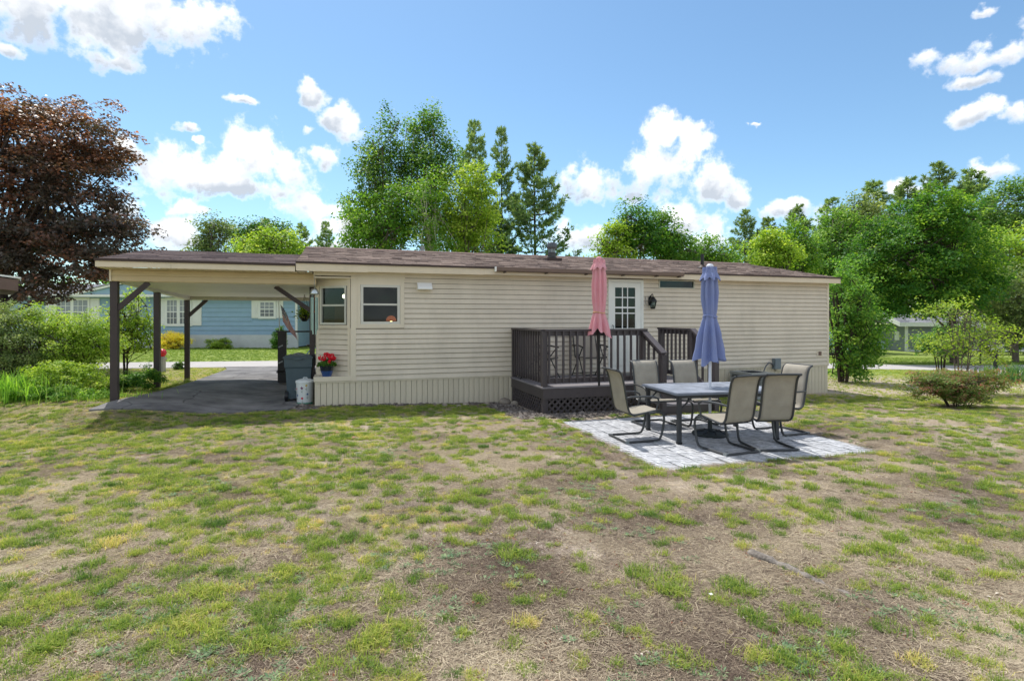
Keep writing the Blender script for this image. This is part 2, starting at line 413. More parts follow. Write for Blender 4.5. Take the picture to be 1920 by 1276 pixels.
    tag(g, 'dry patchy backyard lawn running past the house to the street', None, kind='structure')
build_ground()

def sheet(name, poly, lift, m, step=.25, label=None, thick=.03):
    """a paved sheet that follows the terrain inside a polygon (quad strip between two polylines)"""
    A, B = poly                                   # two polylines of the same length
    V = []; nA = len(A); k = 10
    for i in range(nA):
        for j in range(k+1):
            t = j/k; x = A[i][0]*(1-t)+B[i][0]*t; y = A[i][1]*(1-t)+B[i][1]*t
            V.append((x, y, tz(x, y)+lift))
    F = [(i*(k+1)+j, (i+1)*(k+1)+j, (i+1)*(k+1)+j+1, i*(k+1)+j+1) for i in range(nA-1) for j in range(k)]
    mb = MB(); mb.add(V, F)
    # rim skirts
    rim = [i*(k+1) for i in range(nA)] + [(nA-1)*(k+1)+j for j in range(1, k+1)] + [i*(k+1)+k for i in range(nA-2, -1, -1)] + [j for j in range(k-1, 0, -1)]
    o = len(mb.v); mb.v += [(mb.v[r][0], mb.v[r][1], mb.v[r][2]-.08) for r in rim]
    for i in range(len(rim)):
        a = rim[i]; b = rim[(i+1) % len(rim)]; mb.f.append((a, b, o+(i+1) % len(rim), o+i))
    o_ = obj(name, mb, m); return tag(o_, label, None, kind='structure')
M['road'] = mat('grey_asphalt_road', lin((178,174,172)), .9, .08, 2, .4, 120)
def asphalt():
    m = mat('driveway_asphalt', lin((92,90,92)), .85, .2, 1.6, .6, 150, c2=lin((128,126,126)))
    nt = m.node_tree; N = nt.nodes.new; L = nt.links.new; b = nt.nodes['Principled BSDF']
    tc = N('ShaderNodeTexCoord'); nz = N('ShaderNodeTexNoise'); nz.inputs['Scale'].default_value = 1.2; nz.inputs['Detail'].default_value = 6; L(tc.outputs['Object'], nz.inputs['Vector'])
    mx = N('ShaderNodeMix'); mx.data_type = 'RGBA'; mx.inputs['Factor'].default_value = .35; L(tc.outputs['Object'], mx.inputs['A']); L(nz.outputs['Color'], mx.inputs['B'])
    vo = N('ShaderNodeTexVoronoi'); vo.feature = 'DISTANCE_TO_EDGE'; vo.inputs['Scale'].default_value = .9; L(mx.outputs['Result'], vo.inputs['Vector'])
    mr = N('ShaderNodeMapRange'); mr.inputs['From Max'].default_value = .012; mr.inputs['To Min'].default_value = .75; mr.inputs['To Max'].default_value = 0; L(vo.outputs['Distance'], mr.inputs['Value'])
    md = N('ShaderNodeMix'); md.data_type = 'RGBA'; L(mr.outputs[0], md.inputs['Factor']); L(b.inputs['Base Color'].links[0].from_socket, md.inputs['A']); md.inputs['B'].default_value = (.02,.02,.02,1)
    L(md.outputs['Result'], b.inputs['Base Color'])
    return m
M['asphalt'] = asphalt()
def rc(x): return 21.0+.15*x                    # street centre line
xs = np.linspace(-70, 80, 60)
sheet('street', ([(x, rc(x)-1.45) for x in xs], [(x, rc(x)+1.45) for x in xs]), .02, M['road'], label='pale grey asphalt street crossing behind the houses')
Ld = [(-6.95, 8.93), (-6.98,9.7), (-7.16,10.9), (-7.6,12.6), (-8.3,14.9), (-9.0,17.2), (-9.6,rc(-9.6)-1.4)]
Rd = [(-4.12,10.0), (-4.1,10.5), (-4.25,11.4), (-4.7,13.0), (-4.9,15.2), (-4.8,17.4), (-4.6,rc(-4.6)-1.4)]
def refine(L_, n=24):
    P = np.array(L_); t = np.concatenate([[0], np.cumsum(np.hypot(*np.diff(P, axis=0).T))]); t /= t[-1]
    s = np.linspace(0, 1, n); return list(zip(np.interp(s, t, P[:,0]), np.interp(s, t, P[:,1])))
sheet('driveway', (refine(Ld), refine(Rd)), .03, M['asphalt'], label='worn dark asphalt driveway running under the carport')

# ================================================================== the cream house
house = thing('mobile_home', 'long single storey cream sided mobile home with brown shingle roof', 'house', (HO[0], HO[1], 0), A_H)
Z0, ZT = .475, 2.63                               # bottom and top of the siding
UL, BACK, RIDGE, ZR, ZE = 12.71, 5.3, 3.1, 3.44, 2.765
def plank(name, u0, u1, z0, z1, m, parent, v=0, proud=.024, loc=None, rot=None):
    mb = MB(); g = .10*(z1-z0); mb.prism([(v, z0+.002), (v-proud, z0), (v-proud-.001, z0+.012), (v-.006, z1-g), (v, z1-g)], u0, u1, 'x')
    return obj(name, mb, m, parent, loc=loc, rot=rot)
openings = [(.60, 1.695, 1.50, 2.66), (6.27, 7.165, 0, 2.60), (7.575, 8.566, 2.385, 2.66)]
EXPOSE = .1016
row = 0; z = Z0
while z < ZT-.02:
    z1 = min(z+EXPOSE, ZT); segs = [(.66, UL-.055)]
    for (a, b, c, d) in openings:
        if z1 > c+.03 and z < d-.03:
            ns = []
            for s0, s1 in segs:
                if b <= s0 or a >= s1: ns.append((s0, s1)); continue
                if a > s0: ns.append((s0, a))
                if b < s1: ns.append((b, s1))
            segs = ns
    for s0, s1 in segs:
        if s1-s0 < .04: continue
        cuts = [s0]; 
        while s1-cuts[-1] > 4.2: cuts.append(cuts[-1]+3.66-((row*1.3) % 1.6 if len(cuts) == 1 else 0))
        cuts.append(s1)
        for k_, (a, b) in enumerate(zip(cuts[:-1], cuts[1:])): plank('siding_plank', a-(.012 if k_ else 0), b, z+random.uniform(-.0012,.0012), z1+.004, M['siding'], house, v=-.0022*(k_ % 2)-random.uniform(0,.0012))
    z = z1; row += 1
# sheathing behind the planks, with the window and door openings left open
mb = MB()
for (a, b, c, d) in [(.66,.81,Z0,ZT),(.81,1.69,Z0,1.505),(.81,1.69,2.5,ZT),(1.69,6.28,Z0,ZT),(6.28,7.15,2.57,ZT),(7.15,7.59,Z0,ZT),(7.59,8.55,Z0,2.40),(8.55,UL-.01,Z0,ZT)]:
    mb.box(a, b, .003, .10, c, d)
obj('front_sheathing', mb, M['lapshade'], house)
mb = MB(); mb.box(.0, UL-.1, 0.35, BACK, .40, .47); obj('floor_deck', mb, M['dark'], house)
for nm, b in (('end_wall', (UL-.10, UL-.02, .11, BACK, Z0-.02, ZT)), ('end_wall', (-.0, .08, .52, BACK, Z0-.02, ZT)), ('back_wall', (.08, UL-.1, BACK-.1, BACK, Z0, ZT))):
    mb = MB(); mb.box(*b); obj(nm, mb, M['siding'], house)
mb = MB(); mb.prism([(.0, ZT), (BACK, ZT), (RIDGE, ZR-.08)], UL-.08, UL-.02, 'x'); obj('gable_wall', mb, M['siding'], house)
mb = MB(); mb.prism([(.0, ZT), (BACK, ZT), (RIDGE, ZR-.08)], .02, .08, 'x'); obj('gable_wall', mb, M['siding'], house)
mb = MB(); mb.box(UL-.06, UL+.004, -.024, .06, Z0-.01, ZT); obj('corner_board', mb, M['trim'], house)
# frieze strip right under the soffit
mb = MB(); mb.box(1.70, 6.25, -.012, .0, 2.575, ZT); obj('frieze_board', mb, M['trim'], house); mb = MB(); mb.box(8.6, UL-.06, -.012, 0, 2.60, ZT); obj('frieze_board', mb, M['trim'], house)
# interior rooms seen through the glass
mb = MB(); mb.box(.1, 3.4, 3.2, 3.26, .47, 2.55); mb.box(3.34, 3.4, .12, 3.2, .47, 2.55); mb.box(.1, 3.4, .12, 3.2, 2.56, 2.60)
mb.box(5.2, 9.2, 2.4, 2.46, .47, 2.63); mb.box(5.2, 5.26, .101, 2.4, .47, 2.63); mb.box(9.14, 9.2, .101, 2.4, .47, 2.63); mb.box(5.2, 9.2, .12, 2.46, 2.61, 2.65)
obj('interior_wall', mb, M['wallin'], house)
mb = MB(); mb.box(.35, .95, 2.5, 3.18, .47, 1.98); obj('cupboard', mb, M['wood'], house)
mb = MB(); mb.box(.9, 1.72, .12, .5, 1.50, 1.53); obj('window_shelf', mb, M['wood'], house)

# skirting panels, each a thin ribbed sheet
skirt_me = None; u = 0.0; w = .1085
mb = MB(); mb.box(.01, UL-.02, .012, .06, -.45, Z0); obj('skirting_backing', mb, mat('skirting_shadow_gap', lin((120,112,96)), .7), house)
k = 0
while u < UL-.03:
    if 4.0 < u < 7.0: u += w; continue           # behind the deck
    if skirt_me is None:
        mb = MB(); mb.prism([(.0, 0), (.003, -.006), (.05, -.010), (.0995, -.006), (.1025, 0), (.1025,.011), (0,.011)], -.45, Z0-.012, 'z')
        o = obj('skirting_panel', mb, M['skirt'], house); skirt_me = o.data
    else: o = link('skirting_panel', skirt_me, house)
    o.location = (u, .001, 0); u += w; k += 1
mb = MB(); mb.box(0, UL-.01, -.020, -.0105, Z0-.03, Z0+.004); obj('skirting_rail', mb, M['skirt'], house)

# chamfered bay corner on the left
U1, V1 = .66, .50                                 # facet runs from (U1, 0) back to (.03, V1)
fl = math.hypot(U1-.03, V1); fa = math.atan2(-V1, U1-.03)    # local +x of the facet, left to right
FROT = (0, 0, fa); FLOC = (.03, V1, 0)
LEDGE = .568
mb = MB(); mb.prism([(-.02,-.03),(U1+.02,-.03),(U1+.02,.0),(.05,V1),(-.02,V1)], Z0+.006, LEDGE, 'z'); obj('bay_ledge', mb, M['trim'], house)
z = LEDGE; 
while z < 1.50:
    z1 = min(z+EXPOSE, 1.50); plank('siding_plank', .05, fl-.05, z, z1+.003, M['siding'], house, loc=FLOC, rot=FROT); z = z1
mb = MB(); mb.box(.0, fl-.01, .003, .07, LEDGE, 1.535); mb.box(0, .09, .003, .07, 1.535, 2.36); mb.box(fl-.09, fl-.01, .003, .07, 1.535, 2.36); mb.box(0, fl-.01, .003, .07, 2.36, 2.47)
obj('bay_sheathing', mb, M['lapshade'], house, loc=FLOC, rot=FROT)
for x in (0, fl-.055):
    mb = MB(); mb.box(x, x+.055, -.022, -.001, LEDGE, 1.5); obj('corner_board', mb, M['trim'], house, loc=FLOC, rot=FROT)
mb = MB(); mb.box(0, fl, -.03, -.001, 1.50, 1.56); mb.box(0, fl, -.012, -.001, 2.33, 2.47); mb.box(0,.065,-.022,-.001,1.56,2.33); mb.box(fl-.065,fl,-.022,-.001,1.56,2.33)
obj('bay_casing', mb, M['trim'], house, loc=FLOC, rot=FROT)
mb = MB(); mb.box(.655, .76, -.026, .0, Z0, 1.50); mb.box(.665, .80, -.020, .0, 1.50, 2.47); obj('corner_post', mb, M['trim'], house)
mb = MB(); mb.box(.80, 1.695, -.034, .0, 1.50, 1.582); mb.box(.80, 1.695, -.034, 0, 2.358, 2.50); mb.box(.80, .845, -.034, 0, 1.582, 2.358); mb.box(1.615, 1.695, -.034, 0, 1.582, 2.358); mb.box(.67, 1.71, -.05, -.001, 2.50, 2.52)
obj('bay_casing', mb, M['trim'], house)
mb = MB(); mb.prism([(-.02,-.03),(1.72,-.03),(1.72,.0),(U1,.0),(.03,V1),(-.02,V1)], 2.47, 2.50, 'z'); mb.box(-.02, 1.70, -.028, 0, 2.52, ZT); mb.box(-.02, .0, 0, V1, 2.50, ZT); mb.box(-.03,1.71,-.045,0,2.585,2.61)
obj('bay_header', mb, M['trim'], house)

def window(parent, x0, x1, z0, z1, loc=None, rot=None, frame=.035, mid=True, fm=None, gm=None, depth=.05, grid=None, proud=.03):
    """double hung window: part window > frame, sash rails, panes"""
    fm = fm or M['silver']; gm = gm or M['glass']
    mb = MB(); f = frame
    mb.box(x0, x1, -proud, depth, z0, z0+f); mb.box(x0, x1, -proud, depth, z1-f, z1); mb.box(x0, x0+f, -proud, depth, z0+f, z1-f); mb.box(x1-f, x1, -proud, depth, z0+f, z1-f)
    w = obj('window', mb, fm, parent, loc=loc, rot=rot)
    zm = (z0+z1)/2; spans = [(z0+f, z1-f, .0)]
    if mid:
        mb = MB(); mb.box(x0+f, x1-f, -proud*.4, depth*.5, zm-.018, zm+.018); obj('meeting_rail', mb, fm, w)
        spans = [(z0+f, zm-.018, .006), (zm+.018, z1-f, .022)]
    for a, b, d in spans:
        mb = MB(); mb.box(x0+f, x1-f, d, d+.004, a, b); obj('pane', mb, gm, w)
        if grid:
            mb = MB(); nx, nz = grid
            for i in range(1, nx): xx = x0+f+(x1-x0-2*f)*i/nx; mb.box(xx-.009, xx+.009, d-.012, d-.002, a, b)
            for i in range(1, nz): zz = a+(b-a)*i/nz; mb.box(x0+f, x1-f, d-.0125, d-.0025, zz-.009, zz+.009)
            obj('muntin', mb, M['white'], w)
    return w
window(house, .85, 1.61, 1.58, 2.36, frame=.05)
window(house, .085, fl-.085, 1.57, 2.335, loc=FLOC, rot=FROT, frame=.04)
window(house, 7.58, 8.56, 2.395, 2.60, frame=.025, mid=False, fm=mat('pale_alu', lin((190,190,176)), .4))
# pendant lamp, lit, and the small red glass lamp on the shelf
t = thing('pendant_lamp', 'lit bare bulb pendant seen through the angled bay window', 'lamp', H(.57, 1.95, 2.20), A_H)
mb = MB(); mb.ball((0,0,0), .05, 10, 8); obj('bulb', mb, mat('lit_bulb', (1,.9,.7), emit=((1,.82,.55), 9)), t, True)
mb = MB(); mb.tube([(0,0,.045),(0,0,.36)], .012, 6); obj('stem', mb, M['black'], t)
t = thing('table_lamp', 'small lit lamp with red glass shade on the sill inside the bay window', 'lamp', H(1.47, .33, 1.53), A_H)
mb = MB(); mb.lathe([(.05,0),(.045,.02),(.015,.03),(.014,.11)], 10); obj('base', mb, M['wood'], t, True)
mb = MB(); mb.lathe([(.105,.11),(.10,.15),(.07,.20),(.02,.22)], 14); obj('lamp_shade', mb, mat('red_glass', lin((190,50,36)), .25, .3, 20, emit=((1,.22,.08), .35)), t, True)
mb = MB(); mb.ball((0,0,.095), .025, 8, 6); obj('bulb', mb, mat('lit_bulb_small', (1,.8,.5), emit=((1,.7,.35), 5)), t, True)

# back door: white storm door with a gridded half glass
D0, D1 = 6.285, 7.15
mb = MB(); mb.box(6.265, 6.33, -.03, .06, .455, 2.585); mb.box(7.105, 7.17, -.03, .06, .455, 2.585); mb.box(6.33, 7.105, -.03, .06, 2.52, 2.585)
obj('door_frame', mb, M['offwhite'], house)
mb = MB(); g0, g1, gz0, gz1 = 6.435, 6.955, 1.47, 2.40
mb.box(6.332, g0, -.022, .02, .47, 2.515); mb.box(g1, 7.103, -.022, .02, .47, 2.515); mb.box(g0, g1, -.022, .02, .47, gz0); mb.box(g0, g1, -.022, .02, gz1, 2.515)
dr = obj('door', mb, M['offwhite'], house)
mb = MB()
for a, b in ((6.40, 6.69), (6.745, 7.035)):
    mb.box(a, b, -.030, -.0225, .62, 1.30)
obj('door_panel', mb, M['offwhite'], dr)
for a, b in ((gz0, 1.93), (1.955, gz1)):
    mb = MB(); mb.box(g0, g1, -.004, 0, a, b); obj('pane', mb, M['glass'], dr)
mb = MB(); mb.box(g0, g1, -.018, -.005, 1.925, 1.96)
for i in (1, 2): x = g0+(g1-g0)*i/3+(.05 if i == 1 else -.05)*.4; mb.box(x-.012, x+.012, -.012, -.0045, gz0, 1.925); mb.box(x-.012, x+.012, -.012, -.0045, 1.96, gz1)
mb.box(g0, g1, -.0115, -.0042, 2.16, 2.185); mb.box(g0, g1, -.0115, -.0042, 1.80, 1.825)
obj('muntin', mb, M['white'], dr)
mb = MB(); mb.tube([(6.372,-.022,1.36),(6.372,-.07,1.38),(6.372,-.07,1.52),(6.372,-.022,1.54)], .013, 6); obj('handle', mb, M['galv'], dr, True)
t = thing('door_wreath', 'small round pink flower wreath behind the glass of the back door', 'wreath', H(6.66, .045, 2.20), A_H)
mb = MB(); rr = random.Random(4)
for i in range(46):
    a = rr.uniform(0, 6.28); q = rr.uniform(.01, .09); mb.ball((q*math.cos(a), rr.uniform(-.02,.0), q*math.sin(a)), rr.uniform(.014,.03), 6, 4)
obj('blossoms', mb, mat('faded_pink', lin((196,96,112)), .7, .3, 20), t, True)
mb = MB(); mb.tube([(.07*math.cos(a), .012, .07*math.sin(a)) for a in np.linspace(0, 6.28, 17)[:-1]], .012, 5, closed=True); obj('ring', mb, M['wood'], t)
mb = MB(); mb.tube([(0,.012,.07),(0,.012,.19)], .003, 5); obj('hanger', mb, M['wood'], t)

# roof: deck, shingle courses, fascia, soffit, drip edge, gutter
E0, E1 = -.32, UL+.13
def roofz(v): return ZE+(ZR-ZE)*(v+.25)/(RIDGE+.25)
mb = MB(); mb.prism([(-.25, ZE-.03), (RIDGE, ZR-.03), (BACK+.25, ZE-.03), (BACK+.25, ZE-.05), (RIDGE, ZR-.09), (-.25, ZE-.09)], E0, E1, 'x')
roof = obj('roof', mb, M['dripedge'], house)
def shingles(name, e0, e1, v0, v1, zf, m, parent, seed, courses=.143, tabw=.30):
    r = np.random.RandomState(seed); V = []; F = []; T = []
    n = int(round((v1-v0)/courses))
    for i in range(n+1):
        va = v0+(v1-v0)*i/(n+1); vb = v0+(v1-v0)*(i+1)/(n+1)+.05
        u = e0
        first = True
        while u < e1-1e-6:
            w = tabw*r.uniform(.55, 1.35); 
            if first: w *= r.uniform(.3, 1); first = False
            u1 = min(u+w, e1); jag = r.choice([0, 0, .018, -.012]); th = r.uniform(.006, .016)
            o = len(V); g = .002
            va_ = va+(jag if i else 0)
            za, zb = zf(va_), zf(min(vb, v1))
            V += [(u+g, va_, za+.001), (u1-g, va_, za+.001), (u1-g, va_, za+th+.008), (u+g, va_, za+th+.008), (u1-g, min(vb, v1), zb+.004), (u+g, min(vb, v1), zb+.004)]
            F += [(o, o+1, o+2, o+3), (o+3, o+2, o+4, o+5)]; t = r.beta(2, 2); T += [t, t]
            u = u1
    o = np_obj(name, V, F, m, parent, tint=T); o['kind'] = 'stuff'; return o
def shingle_mat(name, ca, cb):
    m = leaf_mat(name, [(0, ca), (1, cb)], trans=0, rough=.9, spec=.15, rnd=0)
    nt = m.node_tree; N = nt.nodes.new; L = nt.links.new; b = nt.nodes['Principled BSDF']
    tc = N('ShaderNodeTexCoord'); n = N('ShaderNodeTexNoise'); n.inputs['Scale'].default_value = 9; n.inputs['Detail'].default_value = 9; n.inputs['Roughness'].default_value = .8; L(tc.outputs['Object'], n.inputs['Vector'])
    mr = N('ShaderNodeMapRange'); mr.inputs['From Min'].default_value = .3; mr.inputs['From Max'].default_value = .7; mr.inputs['To Min'].default_value = .72; mr.inputs['To Max'].default_value = 1.28; L(n.outputs['Fac'], mr.inputs['Value'])
    hs = N('ShaderNodeHueSaturation'); L(mr.outputs[0], hs.inputs['Value'])
    src = b.inputs['Base Color'].links[0].from_socket; L(src, hs.inputs['Color']); L(hs.outputs[0], b.inputs['Base Color'])
    return m
M['shing'] = shingle_mat('brown_shingle_tabs', lin((78,67,63)), lin((156,138,127)))
M['shing2'] = shingle_mat('dark_brown_roll_roof', lin((86,76,76)), lin((122,108,104)))
s_ = shingles('shingle_courses', E0, E1, -.27, RIDGE-.02, lambda v: roofz(v)-.028, M['shing'], roof, 3)
mb = MB(); mb.prism([(RIDGE-.13, roofz(RIDGE-.13)-.005), (RIDGE, ZR+.012), (RIDGE+.13, roofz(RIDGE-.13)-.005), (RIDGE+.13, roofz(RIDGE-.13)-.03), (RIDGE, ZR-.02), (RIDGE-.13, roofz(RIDGE-.13)-.03)], E0, E1, 'x'); obj('ridge_cap', mb, M['shingle'], roof)
mb = MB(); mb.box(E0, E1, -.285, -.262, ZE-.045, ZE-.008); obj('drip_edge', mb, M['dripedge'], roof)
mb = MB(); mb.box(E0+.01, .98, -.262, -.24, 2.578, ZE-.045); obj('fascia', mb, M['fascia'], house)
mb = MB(); mb.box(.98, 3.3, -.258, -.24, 2.59, ZE-.045); mb.box(3.3, E1-.01, -.262, -.24, 2.598, ZE-.045); obj('fascia', mb, M['fascia'], house)
mb = MB(); mb.box(E0+.01, E1-.01, -.24, .0, ZT-.005, ZT+.005); obj('soffit', mb, M['fascia'], house)
for x in (E0, E1-.022):
    mb = MB(); mb.prism([(-.26, 2.59), (-.26, ZE-.05), (RIDGE, ZR-.04), (BACK+.26, ZE-.05), (BACK+.26, 2.6), (RIDGE, ZR-.17)], x, x+.02, 'x'); obj('rake_board', mb, M['fascia'], house)
mb = MB(); g = [(-.26, 2.76), (-.275, 2.75), (-.275, 2.665), (-.33, 2.655), (-.385, 2.675), (-.392, 2.745), (-.38, 2.747), (-.374, 2.685), (-.33, 2.667), (-.29, 2.673), (-.288, 2.758)]
mb.prism(g, 3.52, 8.02, 'x'); gt = obj('gutter', mb, M['gutter'], house)
for x in (3.7, 4.62, 5.55, 6.45, 7.3, 7.9):
    mb = MB(); mb.box(x, x+.03, -.40, -.27, 2.638, 2.656); obj('gutter_bracket', mb, M['dripedge'], gt)
mb = MB(); mb.box(3.508, 3.522, -.392, -.27, 2.655, 2.755); obj('end_cap', mb, M['white'], gt)
# roof vents
t = thing('roof_vent', 'dark round capped vent on the roof right of the pines', 'vent', H(5.70, 2.0, roofz(2.0)), A_H)
mb = MB(); mb.box(-.2,.2,-.2,.2,-.05,.02); obj('flashing', mb, M['dripedge'], t)
mb = MB(); mb.lathe([(.12,0),(.125,.05),(.105,.06),(.11,.17),(.10,.18)], 16); obj('pipe', mb, mat('vent_metal', lin((70,72,74)), .4, .2, 8, metal=.5), t, 'auto')
mb = MB(); 
for i in range(6): a = i*1.047; mb.box(.085*math.cos(a)-.008,.085*math.cos(a)+.008,.085*math.sin(a)-.008,.085*math.sin(a)+.008,.18,.29)
mb.lathe([(.05,.17),(.05,.3)], 10); obj('louver', mb, M['galv'], t)
mb = MB(); mb.lathe([(.125,.28),(.135,.30),(.135,.385),(.10,.43),(.03,.445)], 16); obj('cap', mb, mat('vent_cap_metal', lin((86,90,94)), .4, .1, 8, metal=.5), t, 'auto')
t = thing('vent_pipe', 'thin black plumbing pipe sticking out of the roof behind the blue parasol', 'pipe', H(9.55, 1.0, roofz(1.0)), A_H)
mb = MB(); mb.tube([(0,0,-.05),(0,0,.37)], .045, 10); obj('pipe', mb, M['black'], t, 'auto')
mb = MB(); mb.lathe([(.13,.0),(.10,.03),(.05,.08)], 12); obj('boot', mb, M['dripedge'], t, 'auto')
t = thing('vent_stub', 'short grey vent stub behind the roof ridge below the birch', 'vent', H(2.55, 3.35, 3.40), A_H)
mb = MB(); mb.tube([(0,0,-.1),(0,0,.16)], .05, 8); obj('pipe', mb, M['galv'], t, 'auto'); mb = MB(); mb.lathe([(.06,.15),(.06,.19),(.01,.20)], 8); obj('cap', mb, M['galv'], t)

# things fixed to the front wall
t = thing('dryer_vent', 'white hooded exhaust vent on the siding right of the bay window', 'vent', H(1.95, -.02, 2.27), A_H)
mb = MB(); mb.prism([(0,.0),(-.15,.01),(-.15,.03),(-.05,.145),(0,.145)], 0, .29, 'x'); obj('hood', mb, M['white'], t)
mb = MB(); mb.box(-.01, .30, -.004, .004, -.015, .155); obj('flange', mb, M['trim'], t)
t = thing('outlet_box', 'small outside outlet with brown cover low on the right end of the wall', 'outlet', H(12.33, -.02, .72), A_H)
mb = MB(); mb.box(-.025,.155,-.012,.004,-.02,.135); obj('plate', mb, M['trim'], t)
mb = MB(); 
for i in range(4): mb.box(.02,.115,-.02,-.013,.012+i*.026,.032+i*.026)
obj('cover', mb, mat('brown_plastic', lin((86,50,42)), .4), t)
t = thing('wall_lantern', 'black coach lantern with clear glass on the wall beside the back door', 'lamp', H(7.345, -.02, 2.06), A_H)
mb = MB(); mb.prism([(-.04,-.06),(.04,-.06),(.05,0),(.05,.10),(0,.17),(-.05,.10),(-.05,0)], -.02, 0, 'y'); obj('backplate', mb, M['black'], t)
mb = MB(); mb.tube([(0,-.01,.08),(0,-.05,.17),(0,-.09,.20),(0,-.125,.17),(0,-.12,.12)], .011, 6); obj('arm', mb, M['black'], t, True)
mb = MB(); mb.lathe([(.015,.13),(.04,.115),(.085,.05),(.095,.03),(.095,.018)], 12, (0,-.12,0)); obj('roof', mb, M['black'], t, 'auto')
mb = MB(); mb.lathe([(.085,.018),(.05,-.13)], 12, (0,-.12,0)); obj('pane', mb, M['glass'], t, True)
mb = MB()
for i in range(6): a = i*math.pi/3; mb.tube([(.088*math.cos(a), -.12+.088*math.sin(a), .018), (.052*math.cos(a), -.12+.052*math.sin(a), -.13)], .006, 4)
mb.lathe([(.056,-.13),(.056,-.145),(.015,-.15)], 12, (0,-.12,0)); obj('cage', mb, M['black'], t)
mb = MB(); mb.ball((0,-.12,-.03), .03, 8, 6, 1.5); obj('bulb', mb, M['white'], t, True)
t = thing('house_number', 'pair of thin dark metal digits on the wall left of the lantern', 'house number', H(7.215, -.022, 2.02), A_H)
mb = MB(); mb.bar((0,0,.10),(0,0,.17), .006, .009); obj('digit', mb, M['black'], t)
mb = MB(); mb.tube([(-.004,0,.08),(.004,0,.078),(.004,0,.03),(.012,0,.012),(.03,0,.008)], .004, 5); obj('digit', mb, M['black'], t)
t = thing('electric_box', 'grey electrical disconnect box with cable low on the wall above the air conditioner', 'electrical box', H(10.86, -.02, .42), A_H)
mb = MB(); mb.box(0,.19,-.10,0,0,.27); obj('case', mb, mat('grey_box_paint', lin((120,132,138)), .45, .06), t)
mb = MB(); mb.box(.01,.18,-.108,-.1005,.02,.25); obj('lid', mb, mat('grey_lid_paint', lin((112,124,132)), .45, .06), t)
mb = MB(); mb.tube([(.0,-.05,.05),(-.06,-.06,.14),(-.18,-.09,.17),(-.32,-.14,.09),(-.44,-.2,-.03),(-.5,-.3,-.06)], .016, 8); obj('cable', mb, mat('grey_conduit', lin((92,96,102)), .5), t, True)
t = thing('air_conditioner', 'square grey outdoor air conditioner with fan grille on top against the skirting', 'air conditioner', H(9.42, -.95, tz(*H(9.7,-.6)[:2])-.01), A_H)
top = .437-(tz(*H(9.7,-.6)[:2])-.01); Wd, Dp = .64, .72
mb = MB(); mb.box(-.06, Wd+.06, -.06, Dp+.06, 0, .06); obj('pad', mb, M['galv'], t)
mb = MB(); mb.box(.02, Wd-.02, .02, Dp-.02, .06, top-.06); obj('coil', mb, mat('dark_coil', lin((62,66,70)), .6, .2, 40), t)
acp = mat('ac_paint', lin((150,154,152)), .45, .05)
mb = MB()
for x, y in ((0,0),(Wd-.04,0),(0,Dp-.04),(Wd-.04,Dp-.04)): mb.box(x, x+.04, y, y+.04, .06, top-.06)
mb.box(-.002, Wd+.002, -.002, Dp+.002, .05, .10); obj('corner_frame', mb, acp, t)
mb = MB()
for i in range(14):
    zz = .12+i*(top-.20)/13; mb.box(.04, Wd-.04, .002, .012, zz, zz+.012); mb.box(.002, .012, .04, Dp-.04, zz, zz+.012)
for i in range(16): x = .05+i*(Wd-.1)/15; mb.box(x-.003, x+.003, -.004, .0015, .10, top-.06)
obj('louver_panel', mb, acp, t)
mb = MB(); mb.box(-.012, Wd+.012, -.012, .12, top-.06, top); mb.box(-.012, Wd+.012, Dp-.12, Dp+.012, top-.06, top); mb.box(-.012, .1, .12, Dp-.12, top-.06, top); mb.box(Wd-.1, Wd+.012, .12, Dp-.12, top-.06, top); obj('top_cover', mb, acp, t)
mb = MB()
for q in (.06,.11,.16,.21,.25): mb.tube([(Wd/2+q*math.cos(a), Dp/2+q*math.sin(a), top-.004) for a in np.linspace(0, 6.283, 25)[:-1]], .005, 4, closed=True)
for i in range(4): a = i*math.pi/4; mb.bar((Wd/2-.26*math.cos(a), Dp/2-.26*math.sin(a), top-.012), (Wd/2+.26*math.cos(a), Dp/2+.26*math.sin(a), top-.012), .008, .006)
obj('fan_grille', mb, M['black'], t)
mb = MB(); mb.lathe([(.27,top-.10),(.27,top-.06)], 20, (Wd/2,Dp/2,0)); obj('fan_shroud', mb, mat('rusty_orange', lin((170,96,62)), .7, .2), t)
mb = MB(); mb.box(0, .62, .0, .012, 0, .13); a_ = obj('access_panel', mb, M['skirt'], house, loc=(10.98, -.032, .36))
mb = MB(); mb.box(0,.45,-.02,0,0,.025); obj('skirting_handle', mb, M['galv'], house, loc=(11.35, -.012, .12))

# wind chime hanging from the header corner
t = thing('wind_chime', 'silver bell topped wind chime hanging at the left corner of the bay', 'wind chime', H(.0, -.11, 2.45), A_H)
mb = MB(); mb.tube([(0,.06,.03),(0,0,.02),(0,0,-.20)], .004, 5); obj('hook', mb, M['galv'], t)
mb = MB(); mb.lathe([(.01,-.185),(.05,-.20),(.075,-.245),(.08,-.28),(.082,-.30)], 14); obj('bell', mb, mat('silver_bell', lin((190,198,200)), .25, .05, metal=.8), t, True)
cm_ = mat('verdigris_tubes', lin((150,176,170)), .35, .1, metal=.5)
for i in range(6):
    a = i*math.pi/3; L_ = .62+.04*(i % 3); x, y = .055*math.cos(a), .055*math.sin(a)
    mb = MB(); mb.tube([(x,y,-.36),(x,y,-.36-L_)], .013, 7); mb.tube([(x,y,-.28),(x,y,-.37)], .002, 4); obj('chime_tube', mb, cm_, t, 'auto')
mb = MB(); mb.tube([(0,0,-.29),(0,0,-.62)], .003, 4); mb.lathe([(.035,-.64),(.035,-.62)], 10); obj('clapper', mb, M['wood'], t)

